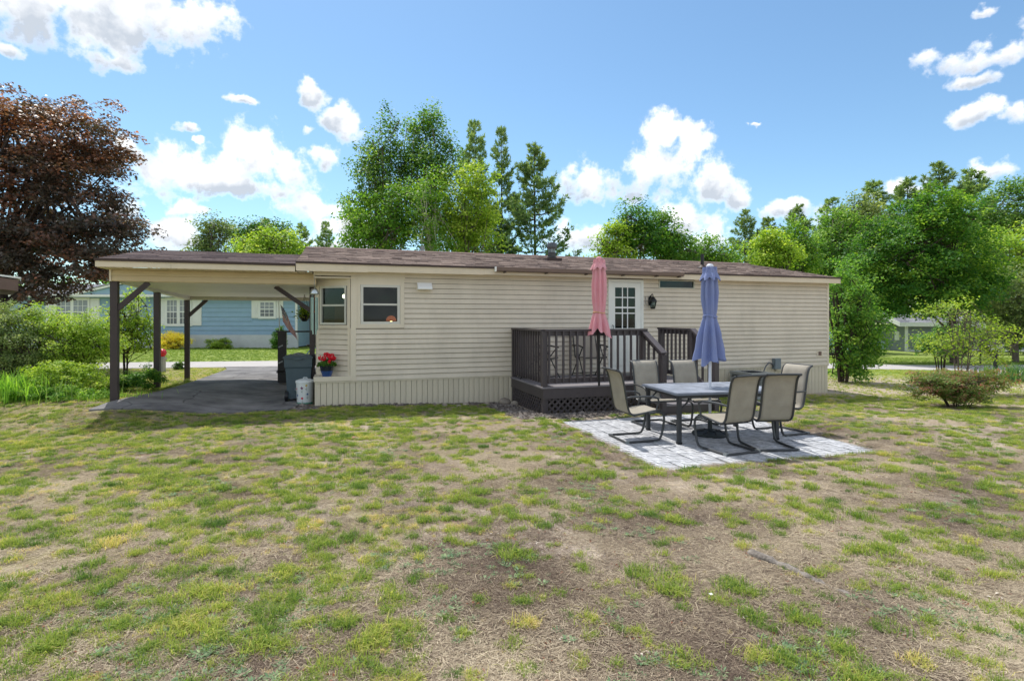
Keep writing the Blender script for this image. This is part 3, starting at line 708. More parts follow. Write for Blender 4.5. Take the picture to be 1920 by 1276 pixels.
# ================================================================== carport
cp = thing('carport', 'open carport with brown roof and dark posts attached to the left of the cream house', 'carport', (HO[0], HO[1], 0), A_H)
CU0, CU1, CV0, CV1, CR = -3.47, .0, -.25, 5.3, 2.45
CZE, CZR = 2.715, 3.19
def croof(v): return CZE+(CZR-CZE)*(v-CV0)/(CR-CV0)
mb = MB(); mb.prism([(CV0, CZE-.025), (CR, CZR-.025), (CV1+.1, CZE-.025), (CV1+.1, CZE-.06), (CR, CZR-.07), (CV0, CZE-.06)], CU0, CU1-.33, 'x')
cr_ = obj('roof', mb, M['dripedge'], cp)
shingles('shingle_courses', CU0, CU1-.33, CV0-.02, CR, lambda v: croof(v)-.024, M['shing2'], cr_, 8, .2, .8)
mb = MB(); mb.box(CU0-.005, CU1-.33, CV0-.03, CV0-.008, CZE-.05, CZE-.006); obj('drip_edge', mb, M['dripedge'], cr_)
for a, b in ((CU0+.01, -2.35), (-2.347, CU1-.335)):
    mb = MB(); mb.box(a, b, CV0-.008, CV0+.014, 2.565, CZE-.05); obj('fascia', mb, M['fascia'], cp)
mb = MB(); mb.prism([(CV0, 2.565), (CV0, CZE-.06), (CR, CZR-.06), (CV1+.1, CZE-.06), (CV1+.1, 2.57), (CR, CZR-.2)], CU0, CU0+.02, 'x'); obj('rake_board', mb, M['fascia'], cp)
# front beam in tan siding, soffit, white ceiling, side and back beams
for a, b in ((2.36, 2.455), (2.455, 2.55)):
    plank('siding_plank', CU0+.10, .02, a, b+.003, M['tanbeam'], cp, v=.17)
mb = MB(); mb.box(CU0+.08, .02, .173, .30, 2.35, 2.56); obj('front_beam', mb, M['tanbeam'], cp)
mb = MB(); mb.box(CU0+.07, CU0+.10, .135, .30, 2.345, 2.56); obj('beam_end_trim', mb, M['trim'], cp)
n = 26
sof = None
for i in range(n):
    u0 = CU0+.02+i*(3.47-.05)/n
    if sof is None:
        mb = MB(); mb.prism([(0,0),(.005,-.008),(.12,-.008),(.125,0)], CV0+.014, .17, 'y'); so = obj('soffit_panel', mb, M['tanbeam'], cp); sof = so.data
    else: so = link('soffit_panel', sof, cp)
    so.location = (u0, 0, 2.562)
cz0, cz1 = 2.345, 2.27
for i in range(18):
    v0 = .30+i*(CV1-.42)/18; v1 = .30+(i+1)*(CV1-.42)/18; za = cz0+(cz1-cz0)*i/18; zb = cz0+(cz1-cz0)*(i+1)/18
    mb = MB(); mb.prism([(v0+.004, za), (v1-.004, zb), (v1-.004, zb+.01), (v0+.004, za+.01)], CU0+.20, .0, 'x'); obj('ceiling_panel', mb, M['ceiling'], cp)
mb = MB(); mb.box(CU0+.02, .0, .30, CV1, 2.372, 2.39); obj('ceiling_backing', mb, M['ceiling'], cp)
mb = MB(); mb.hexa([(CU0+.08,.30,cz0),(CU0+.20,.30,cz0),(CU0+.20,CV1-.1,cz1-.10),(CU0+.08,CV1-.1,cz1-.10),(CU0+.08,.30,2.56),(CU0+.20,.30,2.56),(CU0+.20,CV1-.1,2.56),(CU0+.08,CV1-.1,2.56)]); obj('side_beam', mb, M['ceiling'], cp)
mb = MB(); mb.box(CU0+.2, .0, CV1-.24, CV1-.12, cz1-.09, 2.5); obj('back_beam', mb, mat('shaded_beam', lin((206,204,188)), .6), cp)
for (u, v, zt_) in ((-3.35,.24,2.352), (-3.36,2.65,2.285), (-3.35,5.1,2.215)):
    x, y, _ = H(u, v); zb = tz(x, y)-.05; w = .056
    mb = MB(); mb.box(u-w, u+w, v-w, v+w, zb, zt_); obj('post', mb, M['postpaint'], cp)
for (u, v, zt_, d) in ((-3.35,.24,2.35,.50), (-3.35,5.1,2.20,.44)):
    mb = MB(); mb.bar((u+.03, v, zt_-d), (u+d+.02, v, zt_-.012), .07, .085); obj('brace', mb, M['postpaint'], cp)
# right end post against the house and its brace
x, y, _ = H(-.07, .95)
mb = MB(); mb.box(-.13, -.03, .75, .85, 0, 2.34); obj('post', mb, M['postpaint'], cp)
mb = MB(); mb.bar((-.12, .80, 1.86), (-.78, .80, 2.335), .07, .085); obj('brace', mb, M['postpaint'], cp)
# ================================================================== deck
deck = thing('deck', 'dark brown painted wooden deck with railing and lattice skirt at the back door', 'deck', (HO[0], HO[1], 0), A_H)
DU0, DU1, DV0, DV1, DZ = 3.95, 7.28, -1.93, -.04, .45
bw = (DV1-DV0)/13
for i in range(13):
    mb = MB(); v0 = DV0-.02+i*(bw+.0015); mb.box(DU0-.02, DU1+.02, v0+.004, v0+bw-.003, DZ-.028, DZ+random.uniform(-.0015,.0015)); obj('deck_board', mb, M['deckboard'], deck)
for nm, b in (('rim_board', (DU0, DU1, DV0, DV0+.04, .235, DZ-.03)), ('rim_board', (DU0, DU0+.04, DV0+.04, DV1, .235, DZ-.03)), ('rim_board', (DU1-.04, DU1, DV0+.04, DV1, .235, DZ-.03))):
    mb = MB(); mb.box(*b); obj(nm, mb, M['darkwood'], deck)
for (u, v) in ((DU0+.06, DV0+.075), (6.05, DV0+.075), (DU1-.06, DV0+.075), (DU0+.06, DV1-.06)):
    mb = MB(); mb.box(u-.05, u+.05, v-.05, v+.05, -.3, .232); obj('footing_post', mb, M['darkwood'], deck)
def lattice(p0, dirv, nrm, length, z0, z1, parent):
    sp = .125; h = z1-z0; w = .026
    for s, off in ((1, 0), (-1, .007)):
        a = -h if s > 0 else 0
        x = a
        while x < length+(0 if s > 0 else h):
            # strip from (x, z0) rising to (x + s*h, z1), clipped to the panel
            q0, q1 = x, x+s*h; t0, t1 = 0., 1.
            for lo, hi in ((0, length),):
                for t in (0,):
                    if q1 != q0:
                        ta, tb = (lo-q0)/(q1-q0), (hi-q0)/(q1-q0)
                        t0 = max(t0, min(ta, tb)); t1 = min(t1, max(ta, tb))
            if t1-t0 > .08:
                A = Vector(p0)+Vector(dirv)*(q0+(q1-q0)*t0)+Vector((0,0,z0+h*t0))+Vector(nrm)*off
                B = Vector(p0)+Vector(dirv)*(q0+(q1-q0)*t1)+Vector((0,0,z0+h*t1))+Vector(nrm)*off
                mb = MB(); mb.bar(A, B, .0065, w*1.5, up=Vector((0,0,1)).cross(Vector(dirv)).cross(Vector((B-A))) if False else (0,0,1)); obj('lattice_strip', mb, M['darkwood'], parent)
            x += sp
lattice((DU0+.11, DV0+.02, 0), (1,0,0), (0,1,0), 6.0-DU0-.11, -.13, .232, deck)
lattice((DU0+.02, DV0+.13, 0), (0,1,0), (1,0,0), DV1-DV0-.25, -.16, .232, deck)
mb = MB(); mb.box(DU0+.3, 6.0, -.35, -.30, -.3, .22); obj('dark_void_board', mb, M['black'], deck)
# railings
RT = 1.495
def rail_run(a, b, n, ztop=RT, zbot=.60, face=None, cap=.125):
    """cap rail, sub rail, bottom rail and balusters between two plan points; ztop may be (za, zb)"""
    za, zb = ztop if isinstance(ztop, tuple) else (ztop, ztop); ca, cb = zbot if isinstance(zbot, tuple) else (zbot, zbot)
    A = Vector((a[0], a[1], 0)); B = Vector((b[0], b[1], 0)); Zv = lambda q: Vector((0,0,q))
    f = Vector((face[0], face[1], 0)) if face else Vector((0,0,0))
    mb = MB(); mb.bar(A+Zv(za-.018), B+Zv(zb-.018), cap, .036); obj('cap_rail', mb, M['darkwood'], deck)
    mb = MB(); mb.bar(A+Zv(za-.082), B+Zv(zb-.082), .036, .088); obj('sub_rail', mb, M['darkwood'], deck)
    mb = MB(); mb.bar(A+Zv(ca-.044), B+Zv(cb-.044), .036, .088); obj('bottom_rail', mb, M['darkwood'], deck)
    for i in range(n):
        t = (i+.5)/n; P = A.lerp(B, t)+f*.036; zt_ = za+(zb-za)*t; zc = ca+(cb-ca)*t
        mb = MB(); mb.box(P.x-.0175, P.x+.0175, P.y-.0175, P.y+.0175, zc-.085, zt_-.04); obj('baluster', mb, M['darkwood'], deck)
def newel(u, v, z0, z1, s=.047):
    mb = MB(); mb.box(u-s, u+s, v-s, v+s, z0, z1); obj('newel_post', mb, M['darkwood'], deck)
FV = DV0+.07
newel(DU0+.05, FV, DZ, RT-.037); newel(DU0+.05, DV1-.06, DZ, RT-.037); newel(6.03, FV, DZ, RT-.037)
rail_run((DU0+.05, FV-.03), (6.09, FV-.03), 15, face=(0,-1)); rail_run((DU0+.05, FV), (DU0+.05, DV1-.02), 13, face=(-1,0))
newel(6.03, FV-.70, -.1, 1.04); rail_run((6.03, FV-.0), (6.03, FV-.74), 4, (1.50, 1.08), (.66, .24), face=(-1,0))
newel(7.16, -.76, DZ, RT-.037); newel(7.16, FV, DZ, RT-.037); rail_run((7.16, -.70), (7.16, FV), 8, face=(-1,0))
newel(7.16, FV-.70, -.12, 1.04); rail_run((7.16, FV-.0), (7.16, FV-.74), 4, (1.50, 1.08), (.66, .24), face=(1,0))
# two steps to the patio side
for i, (zz, v0, v1) in enumerate(((.29, DV0-.30, DV0-.01), (.13, DV0-.60, DV0-.30))):
    mb = MB(); mb.box(6.08, 7.11, v0-.02, v1, zz-.035, zz); obj('tread', mb, M['deckboard'], deck)
    mb = MB(); mb.box(6.08, 7.11, v0, v0+.025, zz-.19, zz-.036); obj('riser', mb, M['darkwood'], deck)

def sling_deck_chair(label, loc, rz):
    t = thing('folding_chair', label, 'chair', loc, rz, 'folding chairs on the deck')
    fr = M['black']; sl = mat('tan_sling', lin((150,142,130)), .7, .06, 8, .2, 200)
    # local +x is the way it faces
    mb = MB(); mb.prism([(.22,.43),(-.20,.40),(-.20,.41),(.22,.44)], -.25, .25, 'y'); obj('seat_sling', mb, sl, t)
    mb = MB(); mb.prism([(-.19,.40),(-.36,1.0),(-.352,1.005),(-.182,.405)], -.25, .25, 'y'); obj('back_sling', mb, sl, t)
    for s in (-.265, .265):
        mb = MB(); mb.tube([(.24,s,.435),(-.19,s,.40),(-.36,s,1.01)], .013, 6); obj('side_rail', mb, fr, t)
        mb = MB(); mb.tube([(.28,s*1.06,0),(-.10,s*1.06,.66)], .012, 6); obj('leg', mb, fr, t)
        mb = MB(); mb.tube([(-.34,s*1.06,0),(.19,s*1.06,.62)], .012, 6); obj('leg', mb, fr, t)
        mb = MB(); mb.tube([(-.28,s*1.08,.665),(.05,s*1.08,.67),(.24,s*1.08,.64)], .017, 6); obj('armrest', mb, fr, t)
    mb = MB(); mb.tube([(.25,-.28,.06),(.25,.28,.06)], .01, 6); mb.tube([(-.30,-.28,.06),(-.30,.28,.06)], .01, 6); mb.tube([(.24,-.265,.42),(.24,.265,.42)], .012, 6); mb.tube([(-.36,-.265,1.0),(-.36,.265,1.0)], .012, 6); obj('crossbar', mb, fr, t)
    return t
a1 = A_H
sling_deck_chair('folding deck chair with tan sling in the deck corner, turned sideways', H(4.42, -.62, DZ), a1-.9)
sling_deck_chair('folding deck chair with tan sling by the back door, facing out', H(5.56, -.55, DZ), a1-math.pi/2)
t = thing('doormat', 'dark doormat lying before the back door', 'mat', H(6.35, -.62, DZ+.002), A_H)
mb = MB(); mb.box(0,.75,0,.45,0,.012); obj('mat_body', mb, M['black'], t)

# ================================================================== closed parasols
def closed_parasol(name, label, loc, top, bot, tie, fab, pole_m, pole_z, rtop, rmid, rtie, rbot, seed, finial=None, capflare=1.25, band=None):
    """loc = foot of the pole; heights above it"""
    t = thing(name, label, 'parasol', loc)
    rr = random.Random(seed); nf = 8; nA = 96
    ph = [rr.uniform(-.22,.22) for _ in range(nf)]; am = [rr.uniform(.75,1.25) for _ in range(nf)]
    def fold(a, k):
        i = int((a/(2*math.pi)*nf)) % nf
        x = a*nf+ph[i]*1.4*math.sin(a*2+seed)
        c = math.cos(x); return 1+k*am[i]*(abs(c)**.7*(1 if c > 0 else -1))
    levels = []
    capz = top-.20*(top-bot)*.72
    zs = np.linspace(bot, top-.02, 26); V = []; 
    for iz, zz in enumerate(zs):
        if zz > tie: f = (zz-tie)/(top-tie); r = rtie+(rmid-rtie)*math.sin(min(f/.45,1)*math.pi/2) if f < .5 else rmid+(rtop-rmid)*((f-.5)/.5)
        else: f = (tie-zz)/(tie-bot); r = rtie+(rbot-rtie)*(f**.85)
        kf = .12+.22*min(1, abs(zz-tie)/.25) if zz <= tie else .12+.13*min(1, (zz-tie)/.3)
        for ia in range(nA):
            a = 2*math.pi*ia/nA; q = r*fold(a, kf)*(1+.02*math.sin(zz*23+a*5+seed)+.012*math.sin(zz*51-a*9))
            dz = 0
            if iz < 6: dz = (-.030*math.cos(a*nf)+.05*math.sin(a*2+seed)+.02*math.sin(a*5+seed))*(6-iz)/6
            V.append((q*math.cos(a), q*math.sin(a), zz+dz))
    F = [(i*nA+j, i*nA+(j+1) % nA, (i+1)*nA+(j+1) % nA, (i+1)*nA+j) for i in range(len(zs)-1) for j in range(nA)]
    c_ = np_obj('canopy', V, F, fab, t, smooth=True)
    V = []; zc = np.linspace(capz, top, 8)
    for iz, zz in enumerate(zc):
        f = (top-zz)/(top-capz); r = .04+(rtop*capflare+.035-.04)*f**.75
        for ia in range(nA):
            a = 2*math.pi*ia/nA; q = r*(1+.16*f*math.cos(a*nf)*(.8+.4*math.sin(a+seed)))
            V.append((q*math.cos(a), q*math.sin(a), zz+(.025*math.cos(a*nf)*(-1) if iz == 0 else 0)))
    F = [(i*nA+j, i*nA+(j+1) % nA, (i+1)*nA+(j+1) % nA, (i+1)*nA+j) for i in range(len(zc)-1) for j in range(nA)]
    np_obj('vent_cap', V, F, fab, t, smooth=True)
    mb = MB(); ring = []
    for ia in range(32): a = 2*math.pi*ia/32; ring.append(((rtie*1.13)*math.cos(a), (rtie*1.13)*math.sin(a), tie+.012*math.sin(a*2)))
    mb.tube(ring, .012, 6, closed=True); obj('tie_band', mb, band or fab, t, True)
    mb = MB(); mb.tube([(0,0,pole_z),(0,0,top-.04)], .021, 12); obj('pole', mb, pole_m, t, 'auto')
    mb = MB(); mb.lathe([(.052,top-.03),(.055,top),(.035,top+.025),(.008,top+.032)], 14); obj('finial', mb, finial or fab, t, True)
    for i in range(nf):      # rib tips under the hem
        a = 2*math.pi*i/nf; q = rbot*1.05
        mb = MB(); mb.tube([(.03*math.cos(a),.03*math.sin(a),tie),(q*.85*math.cos(a),q*.85*math.sin(a),bot+.08)], .006, 4); obj('rib', mb, M['white'], t)
    return t
def fabric(name, c, c2):
    m = mat(name, c, .8, .07, 3, .25, 300, c2=c2, spec=.15); m.use_backface_culling = False
    return m
bx, by = 2.955, 8.12; PZ = -.04
closed_parasol('blue_parasol', 'closed blue parasol standing through the patio table', (bx, by, PZ), 2.475-PZ, 1.08-PZ, 1.725-PZ, fabric('faded_blue_canvas', lin((136,146,184)), lin((118,132,180))), mat('white_pole', lin((214,218,226)), .3), .25, .085, .108, .085, .19, 3, finial=mat('pale_finial', lin((210,214,226)), .4))
px_, py_, _ = H(5.05, DV0-.035)
closed_parasol('pink_parasol', 'closed faded pink parasol strapped to the deck rail', (px_, py_, .40), 2.81-.40, 1.42-.40, 1.80-.40, fabric('faded_pink_canvas', lin((222,168,174)), lin((212,140,152))), M['black'], .04, .085, .112, .095, .165, 5, band=mat('tan_tie', lin((206,160,120)), .7))
t = thing('parasol_base', 'round dark cast base holding the blue parasol under the table', 'parasol base', (bx, by, PZ+.001))
mb = MB(); mb.lathe([(.255,0),(.262,.018),(.25,.035),(.19,.05),(.10,.058),(.05,.075),(.032,.09),(.032,.30)], 28); obj('plate', mb, mat('dark_green_cast_iron', lin((50,56,58)), .5, .15, 9, .2, 40), t, 'auto')
mb = MB()
for i in range(8):
    a = i*math.pi/4
    mb.tube([(.07*math.cos(a),.07*math.sin(a),.062),(.15*math.cos(a+.25),.15*math.sin(a+.25),.058),(.23*math.cos(a),.23*math.sin(a),.042)], .009, 5)
obj('scroll_relief', mb, M['black'], t, True)
mb = MB(); mb.tube([(.032,0,.25),(.075,0,.25)], .011, 6); mb.ball((.08,0,.25), .02, 8, 6); obj('knob', mb, M['black'], t)

# ================================================================== patio of tiles
patio = thing('patio', 'square patio of pale grey slatted deck tiles on the lawn', 'patio', (PAT[0], PAT[1], PZ-.028), PAT_A)
def tile_mat():
    m = mat('whitewashed_grey_tile', lin((160,162,166)), .8, .22, 9, .4, 90, .10, stretch=(1,1,1), c2=lin((190,191,195)))
    return m
M['tile'] = tile_mat()
M['tilegap'] = mat('dark_tile_base', lin((88,86,86)), .9)
tile_me = []
for v in range(3):
    mb = MB(); S = .306
    mb.box(.003, S-.003, .003, S-.003, 0, .014)
    tile_b = mb
    r_ = random.Random(v+20); 
    for qx in range(2):
        for qy in range(2):
            h_ = S/2
            for k in range(3):
                a0, a1 = k*h_/3+.0028, (k+1)*h_/3-.0028; zz = .026+r_.uniform(-.003,.003)
                if (qx+qy) % 2 == 0: mb.box(qx*h_+.003, (qx+1)*h_-.003, qy*h_+a0, qy*h_+a1, .012, zz)
                else: mb.box(qx*h_+a0, qx*h_+a1, qy*h_+.003, (qy+1)*h_-.003, .012, zz)
    o = obj('tile', mb, M['tile'], patio); tile_me.append(o.data); bpy.data.objects.remove(o)
r_ = random.Random(8)
for i in range(10):
    for j in range(10):
        o = link('tile', tile_me[r_.randrange(3)], patio); q = .31
        o.location = (i*.328+r_.uniform(-.002,.002)+(r_.uniform(-.012,.012) if j == 0 else 0), j*q+r_.uniform(-.002,.002), r_.uniform(-.002,.003)); o.rotation_euler = (r_.uniform(-.01,.01), r_.uniform(-.01,.01), r_.uniform(-.008,.008)); o.scale = (1.055, 1, 1)
mb = MB(); mb.box(-.0, 3.27, .0, 3.10, -.012, .004); obj('tile_bedding', mb, M['tilegap'], patio)
TOPP = PZ                                              # walking surface

# ================================================================== dining table
TA = R(11.2); TC = (2.95, 8.12)
tb = thing('patio_table', 'rectangular grey slate look patio table with parasol through its middle', 'table', (TC[0], TC[1], TOPP), TA)
TL, TW, TH = 1.66, 1.12, .712
fr = mat('dark_bronze_frame', lin((66,68,72)), .45, .1, 8, metal=.4)
def slate():
    m = mat('slate_table_top', lin((112,118,130)), .45, .26, 5, .15, 60, c2=lin((146,152,164)), spec=.5); return m
mb = MB(); 
w4 = TW/4; l6 = TL/6
st = slate()
mb.box(-TL/2, TL/2, -TW/2, TW/2, TH-.034, TH-.006); obj('table_rim', mb, mat('slate_rim', lin((106,114,128)), .45, .1), tb)
for i in range(6):
    for j in range(4):
        if (i in (2, 3)) and (j in (1, 2)): pass
        x0, x1 = -TL/2+.02+i*(TL-.04)/6, -TL/2+.02+(i+1)*(TL-.04)/6; y0, y1 = -TW/2+.02+j*(TW-.04)/4, -TW/2+.02+(j+1)*(TW-.04)/4
        mb = MB(); mb.box(x0+.002, x1-.002, y0+.002, y1-.002, TH-.01, TH); obj('slate_tile', mb, st, tb)
mb = MB(); 
for y in (-TW/2+.05, TW/2-.05): mb.box(-TL/2+.05, TL/2-.05, y-.015, y+.015, TH-.075, TH-.035)
for x in (-TL/2+.05, TL/2-.05): mb.box(x-.015, x+.015, -TW/2+.05, TW/2-.05, TH-.075, TH-.035)
obj('apron', mb, fr, tb)
for sx in (-1, 1):
    for sy in (-1, 1):
        x, y = sx*(TL/2-.075), sy*(TW/2-.075)
        mb = MB(); mb.box(x-.026, x+.026, y-.026, y+.026, .03, TH-.035); lg = obj('leg', mb, fr, tb)
        mb = MB(); mb.box(x-.03, x+.03, y-.03, y+.03, 0, .03); obj('foot', mb, M['black'], lg)
        mb = MB(); mb.bar((x, y, TH-.26), (x-sx*.2, y, TH-.06), .016, .02); obj('brace', mb, fr, tb)

# ================================================================== sling dining chairs
SLING = mat('taupe_sling', lin((152,146,134)), .75, .05, 4, .35, 420, spec=.2, c2=lin((164,158,146)))
CF = mat('bronze_chair_frame', lin((70,72,74)), .42, .1, 8, metal=.4)
def make_chair(label, loc, rz):
    """local +x = the way the sitter faces; z = 0 floor"""
    t = thing('patio_chair', label, 'chair', loc, rz, 'sling chairs round the patio table')
    # seat/back profile (x, z)
    prof = [(.26,.415),(.235,.432),(.15,.425),(.02,.405),(-.12,.385),(-.185,.39),(-.225,.42),(-.25,.48),(-.275,.60),(-.30,.74),(-.325,.87),(-.35,.95),(-.385,.995),(-.43,1.012)]
    # finer
    P = [Vector((p[0], 0, p[1])) for p in prof]
    def cr(p0, p1, p2, p3, s): return .5*((2*p1)+(-p0+p2)*s+(2*p0-5*p1+4*p2-p3)*s*s+(-p0+3*p1-3*p2+p3)*s**3)
    Q = []
    for i in range(len(P)-1):
        a = P[max(i-1,0)]; d = P[min(i+2,len(P)-1)]
        for k in range(4): Q.append(cr(a, P[i], P[i+1], d, k/4))
    Q.append(P[-1]); n = len(Q)
    # padded sling: pillow ribs across
    W = .215; nw = 10; top = []; acc = 0; V = []
    for i, q in enumerate(Q):
        d = (Q[min(i+1,n-1)]-Q[max(i-1,0)]).normalized(); nn = Vector((d.z, 0, -d.x))
        if nn.z < 0 and i < 18: nn = -nn
        if i: acc += (q-Q[i-1]).length
        rib = .013*abs(math.sin(acc/.23*math.pi))**.55
        for j in range(nw+1):
            y = -W+2*W*j/nw; e = (1-(abs(y)/W)**4)
            V.append(tuple(q+Vector((0,y,0))+nn*(rib*e-.012*(1-(y/W)**2)*(.6 if i < 20 else .25))))
    F = [(i*(nw+1)+j, (i+1)*(nw+1)+j, (i+1)*(nw+1)+j+1, i*(nw+1)+j+1) for i in range(n-1) for j in range(nw)]
    me_o = np_obj('sling', V, F, SLING, t, smooth=True)
    md = me_o.modifiers.new('thick', 'SOLIDIFY'); md.thickness = .008
    for s in (-1, 1):
        mb = MB(); mb.tube([q+Vector((0, s*(W+.012), 0)) for q in Q], .015, 8); obj('side_rail', mb, CF, t, 'auto')
    mb = MB(); mb.tube([(-.43,-W-.012,1.012),(-.435,0,1.016),(-.43,W+.012,1.012)], .014, 8); mb.tube([(.262,-W-.01,.412),(.266,0,.412),(.262,W+.01,.412)], .013, 8); mb.tube([(-.15,-W-.012,.37),(-.15,W+.012,.37)], .012, 6); obj('crossbar', mb, CF, t, 'auto')
    for s in (-1, 1):
        y = s*(W+.048)
        mb = MB(); mb.tube([(.05,y,.405),(.18,y,.415),(.25,y,.405),(.285,y,.365),(.29,y,.30),(.27,y,.18),(.245,y,.08),(.215,y,.03),(.16,y,.017),(-.05,y,.016),(-.30,y,.016)], .0165, 8); lg = obj('sled_leg', mb, CF, t, 'auto')
        mb = MB(); mb.box(.12,.17,y-.02,y+.02,0,.014); mb.box(-.31,-.26,y-.022,y+.022,-.001,.034); obj('glide', mb, M['galv'], lg)
        mb = MB(); mb.tube([(-.285,s*(W+.02),.625),(-.22,y,.64),(-.05,y+s*.02,.645),(.12,y+s*.02,.635),(.19,y+s*.015,.605),(.205,y,.55),(.18,y,.49),(.165,y,.42)], .014, 8); obj('armrest', mb, CF, t, 'auto')
    mb = MB(); mb.tube([(-.30,-W-.048,.017),(-.30,W+.048,.017)], .016, 8); obj('sled_bar', mb, CF, t, 'auto')
    return t
for (x, y, deg, lb) in [(1.80,7.86,15,'sling patio chair pulled out at the left end of the table'),
        (2.34,8.88,-75,'sling patio chair behind the table, nearer the deck steps'), (3.02,8.92,-74,'sling patio chair behind the table beside the blue parasol pole'),
        (2.83,7.21,112,'sling patio chair with its back to us in front of the table, turned left'), (3.45,7.39,95,'sling patio chair with its back to us at the table, squarely turned away'),
        (4.07,8.29,203,'sling patio chair at the right end of the table, facing left')]:
    make_chair(lb, (x, y, TOPP), R(deg))

# ================================================================== bins, pot and odds by the bay
tz0 = tz(-4.33, 11.2)
t = thing('wheeled_bin', 'tall dark slate green wheeled rubbish bin beside the bay corner', 'bin', (-4.36, 11.22, .02), A_H-.1)
bm_ = mat('slate_green_plastic', lin((74,90,98)), .5, .08, 6, .1, 80)
mb = MB()
def ring(w, d, z, y0=0): return [(-w/2,-d/2+y0,z),(w/2,-d/2+y0,z),(w/2,d/2+y0,z),(-w/2,d/2+y0,z)]
rs = [ring(.43,.48,.06),ring(.47,.52,.50),ring(.49,.54,.66),ring(.525,.58,.70),ring(.535,.60,.87)]
for a, b in zip(rs[:-1], rs[1:]): mb.hexa(a+b)
obj('body', mb, bm_, t)
mb = MB(); mb.box(-.285,.285,-.32,.32,.87,.90); mb.box(-.255,.255,-.29,.29,.90,.925); obj('lid', mb, mat('slate_green_lid', lin((66,80,88)), .45, .08), t)
mb = MB(); mb.box(-.30,-.27,-.05,.05,.86,.895); mb.box(-.07,.07,-.335,-.30,.845,.872); obj('handle', mb, bm_, t)
for s in (-1, 1):
    mb = MB(); mb.prism([(.12*math.cos(a), .13+.12*math.sin(a)-.02) for a in np.linspace(0,6.283,17)[:-1]], s*.225-.03, s*.225+.03, 'x')
    obj('wheel', mb, M['black'], t, loc=(0,-.19,0))
t = thing('painted_can', 'white trash can painted with flowers standing before the wheeled bin', 'trash can', (-4.09, 10.76, .0), -.1)
def cans():
    mb = MB(); mb.lathe([(.148,.0),(.152,.01),(.170,.44)], 28); obj('body', mb, mat('can_white', lin((222,226,226)), .45, .04, 5), t, 'auto')
    mb = MB(); mb.lathe([(.182,.43),(.184,.452),(.176,.472),(.10,.497),(.02,.503)], 28); mb.tube([(-.05,0,.495),(-.03,0,.525),(.03,0,.525),(.05,0,.495)], .009, 6); obj('lid', mb, mat('can_lid_white', lin((216,222,224)), .45, .04, 5), t, 'auto')
    mb = MB(); mb.tube([(-.165,.0,.33),(-.195,-.02,.32),(-.195,-.03,.28),(-.163,-.03,.27)], .008, 6); obj('handle', mb, M['galv'], t)
    def patch(a, z, pts, m, nm, lift=.0022):
        # flat painted shape wrapped on the can: pts in metres (dx, dz)
        mb = MB(); vs_ = []
        for dx, dz in pts:
            rr_ = .150+.020*(z+dz)/.44+lift; aa = a+dx/rr_
            vs_.append((rr_*math.cos(aa), rr_*math.sin(aa), z+dz))
        mb.add(vs_, [tuple(range(len(vs_)))]); return mb
    def star(n, r0, r1, ph=0): return [((r0 if k % 2 == 0 else r1)*math.cos(ph+k*math.pi/n), (r0 if k % 2 == 0 else r1)*math.sin(ph+k*math.pi/n)) for k in range(2*n)]
    F0 = -math.pi/2
    fl = [(-.115,.315,5,.026,.013,(200,60,80)), (.012,.335,5,.04,.016,(112,60,100)), (.092,.385,5,.028,.014,(206,170,50)), (-.10,.19,6,.038,.014,(30,84,140)), (.015,.135,6,.03,.017,(196,52,70)), (.115,.215,5,.03,.012,(30,84,140))]
    leaf = mat('can_paint_green', lin((50,96,70)), .5)
    for dx, z, n_, r0, r1, c in fl:
        a = F0+dx/.16
        mb = patch(a, z, star(n_, r0, r1, .4), None, ''); obj('painted_flower', mb, mat('can_paint', lin(c), .5), t)
        mb = patch(a, z, [(-.002,-r0*.6),(.002,-r0*.6),(.008,-.095),(.003,-.095)], None, '', .0015); m2 = patch(a, z, [(.004,-.08),(.03,-.05),(.018,-.07)], None, '', .0015); m3 = patch(a, z, [(.004,-.085),(-.028,-.05),(-.014,-.075)], None, '', .0015)
        mb.add(m2.v, m2.f); mb.add(m3.v, m3.f); obj('painted_stem', mb, leaf, t)
    mb = MB()
    for k in range(26):
        a = F0-1.5+k*3.0/25
        m2 = patch(a, .0, [(-.014,.012),(.014,.012),(.012,.05),(.006,.035),(.0,.062),(-.005,.04),(-.011,.052)], None, '', .0018); mb.add(m2.v, m2.f)
    obj('painted_grass', mb, mat('can_paint_grass', lin((52,140,110)), .5), t)
cans()
t = thing('flower_pot', 'glazed dark blue pot of red geraniums on the bay ledge', 'flower pot', H(.22, .07, LEDGE+.001), A_H)
mb = MB(); mb.lathe([(.085,0),(.092,.02),(.118,.11)], 20); obj('pot_base', mb, mat('blue_glaze', lin((46,74,128)), .25, .15, 5, coat=.5), t, 'auto')
mb = MB(); mb.lathe([(.118,.11),(.133,.19),(.14,.215),(.14,.235),(.125,.235),(.12,.21)], 20, cap=False); mb.lathe([(.12,.205),(.02,.205)], 20); obj('pot_rim', mb, mat('dark_glaze', lin((34,42,56)), .2, .15, 5, coat=.5), t, 'auto')
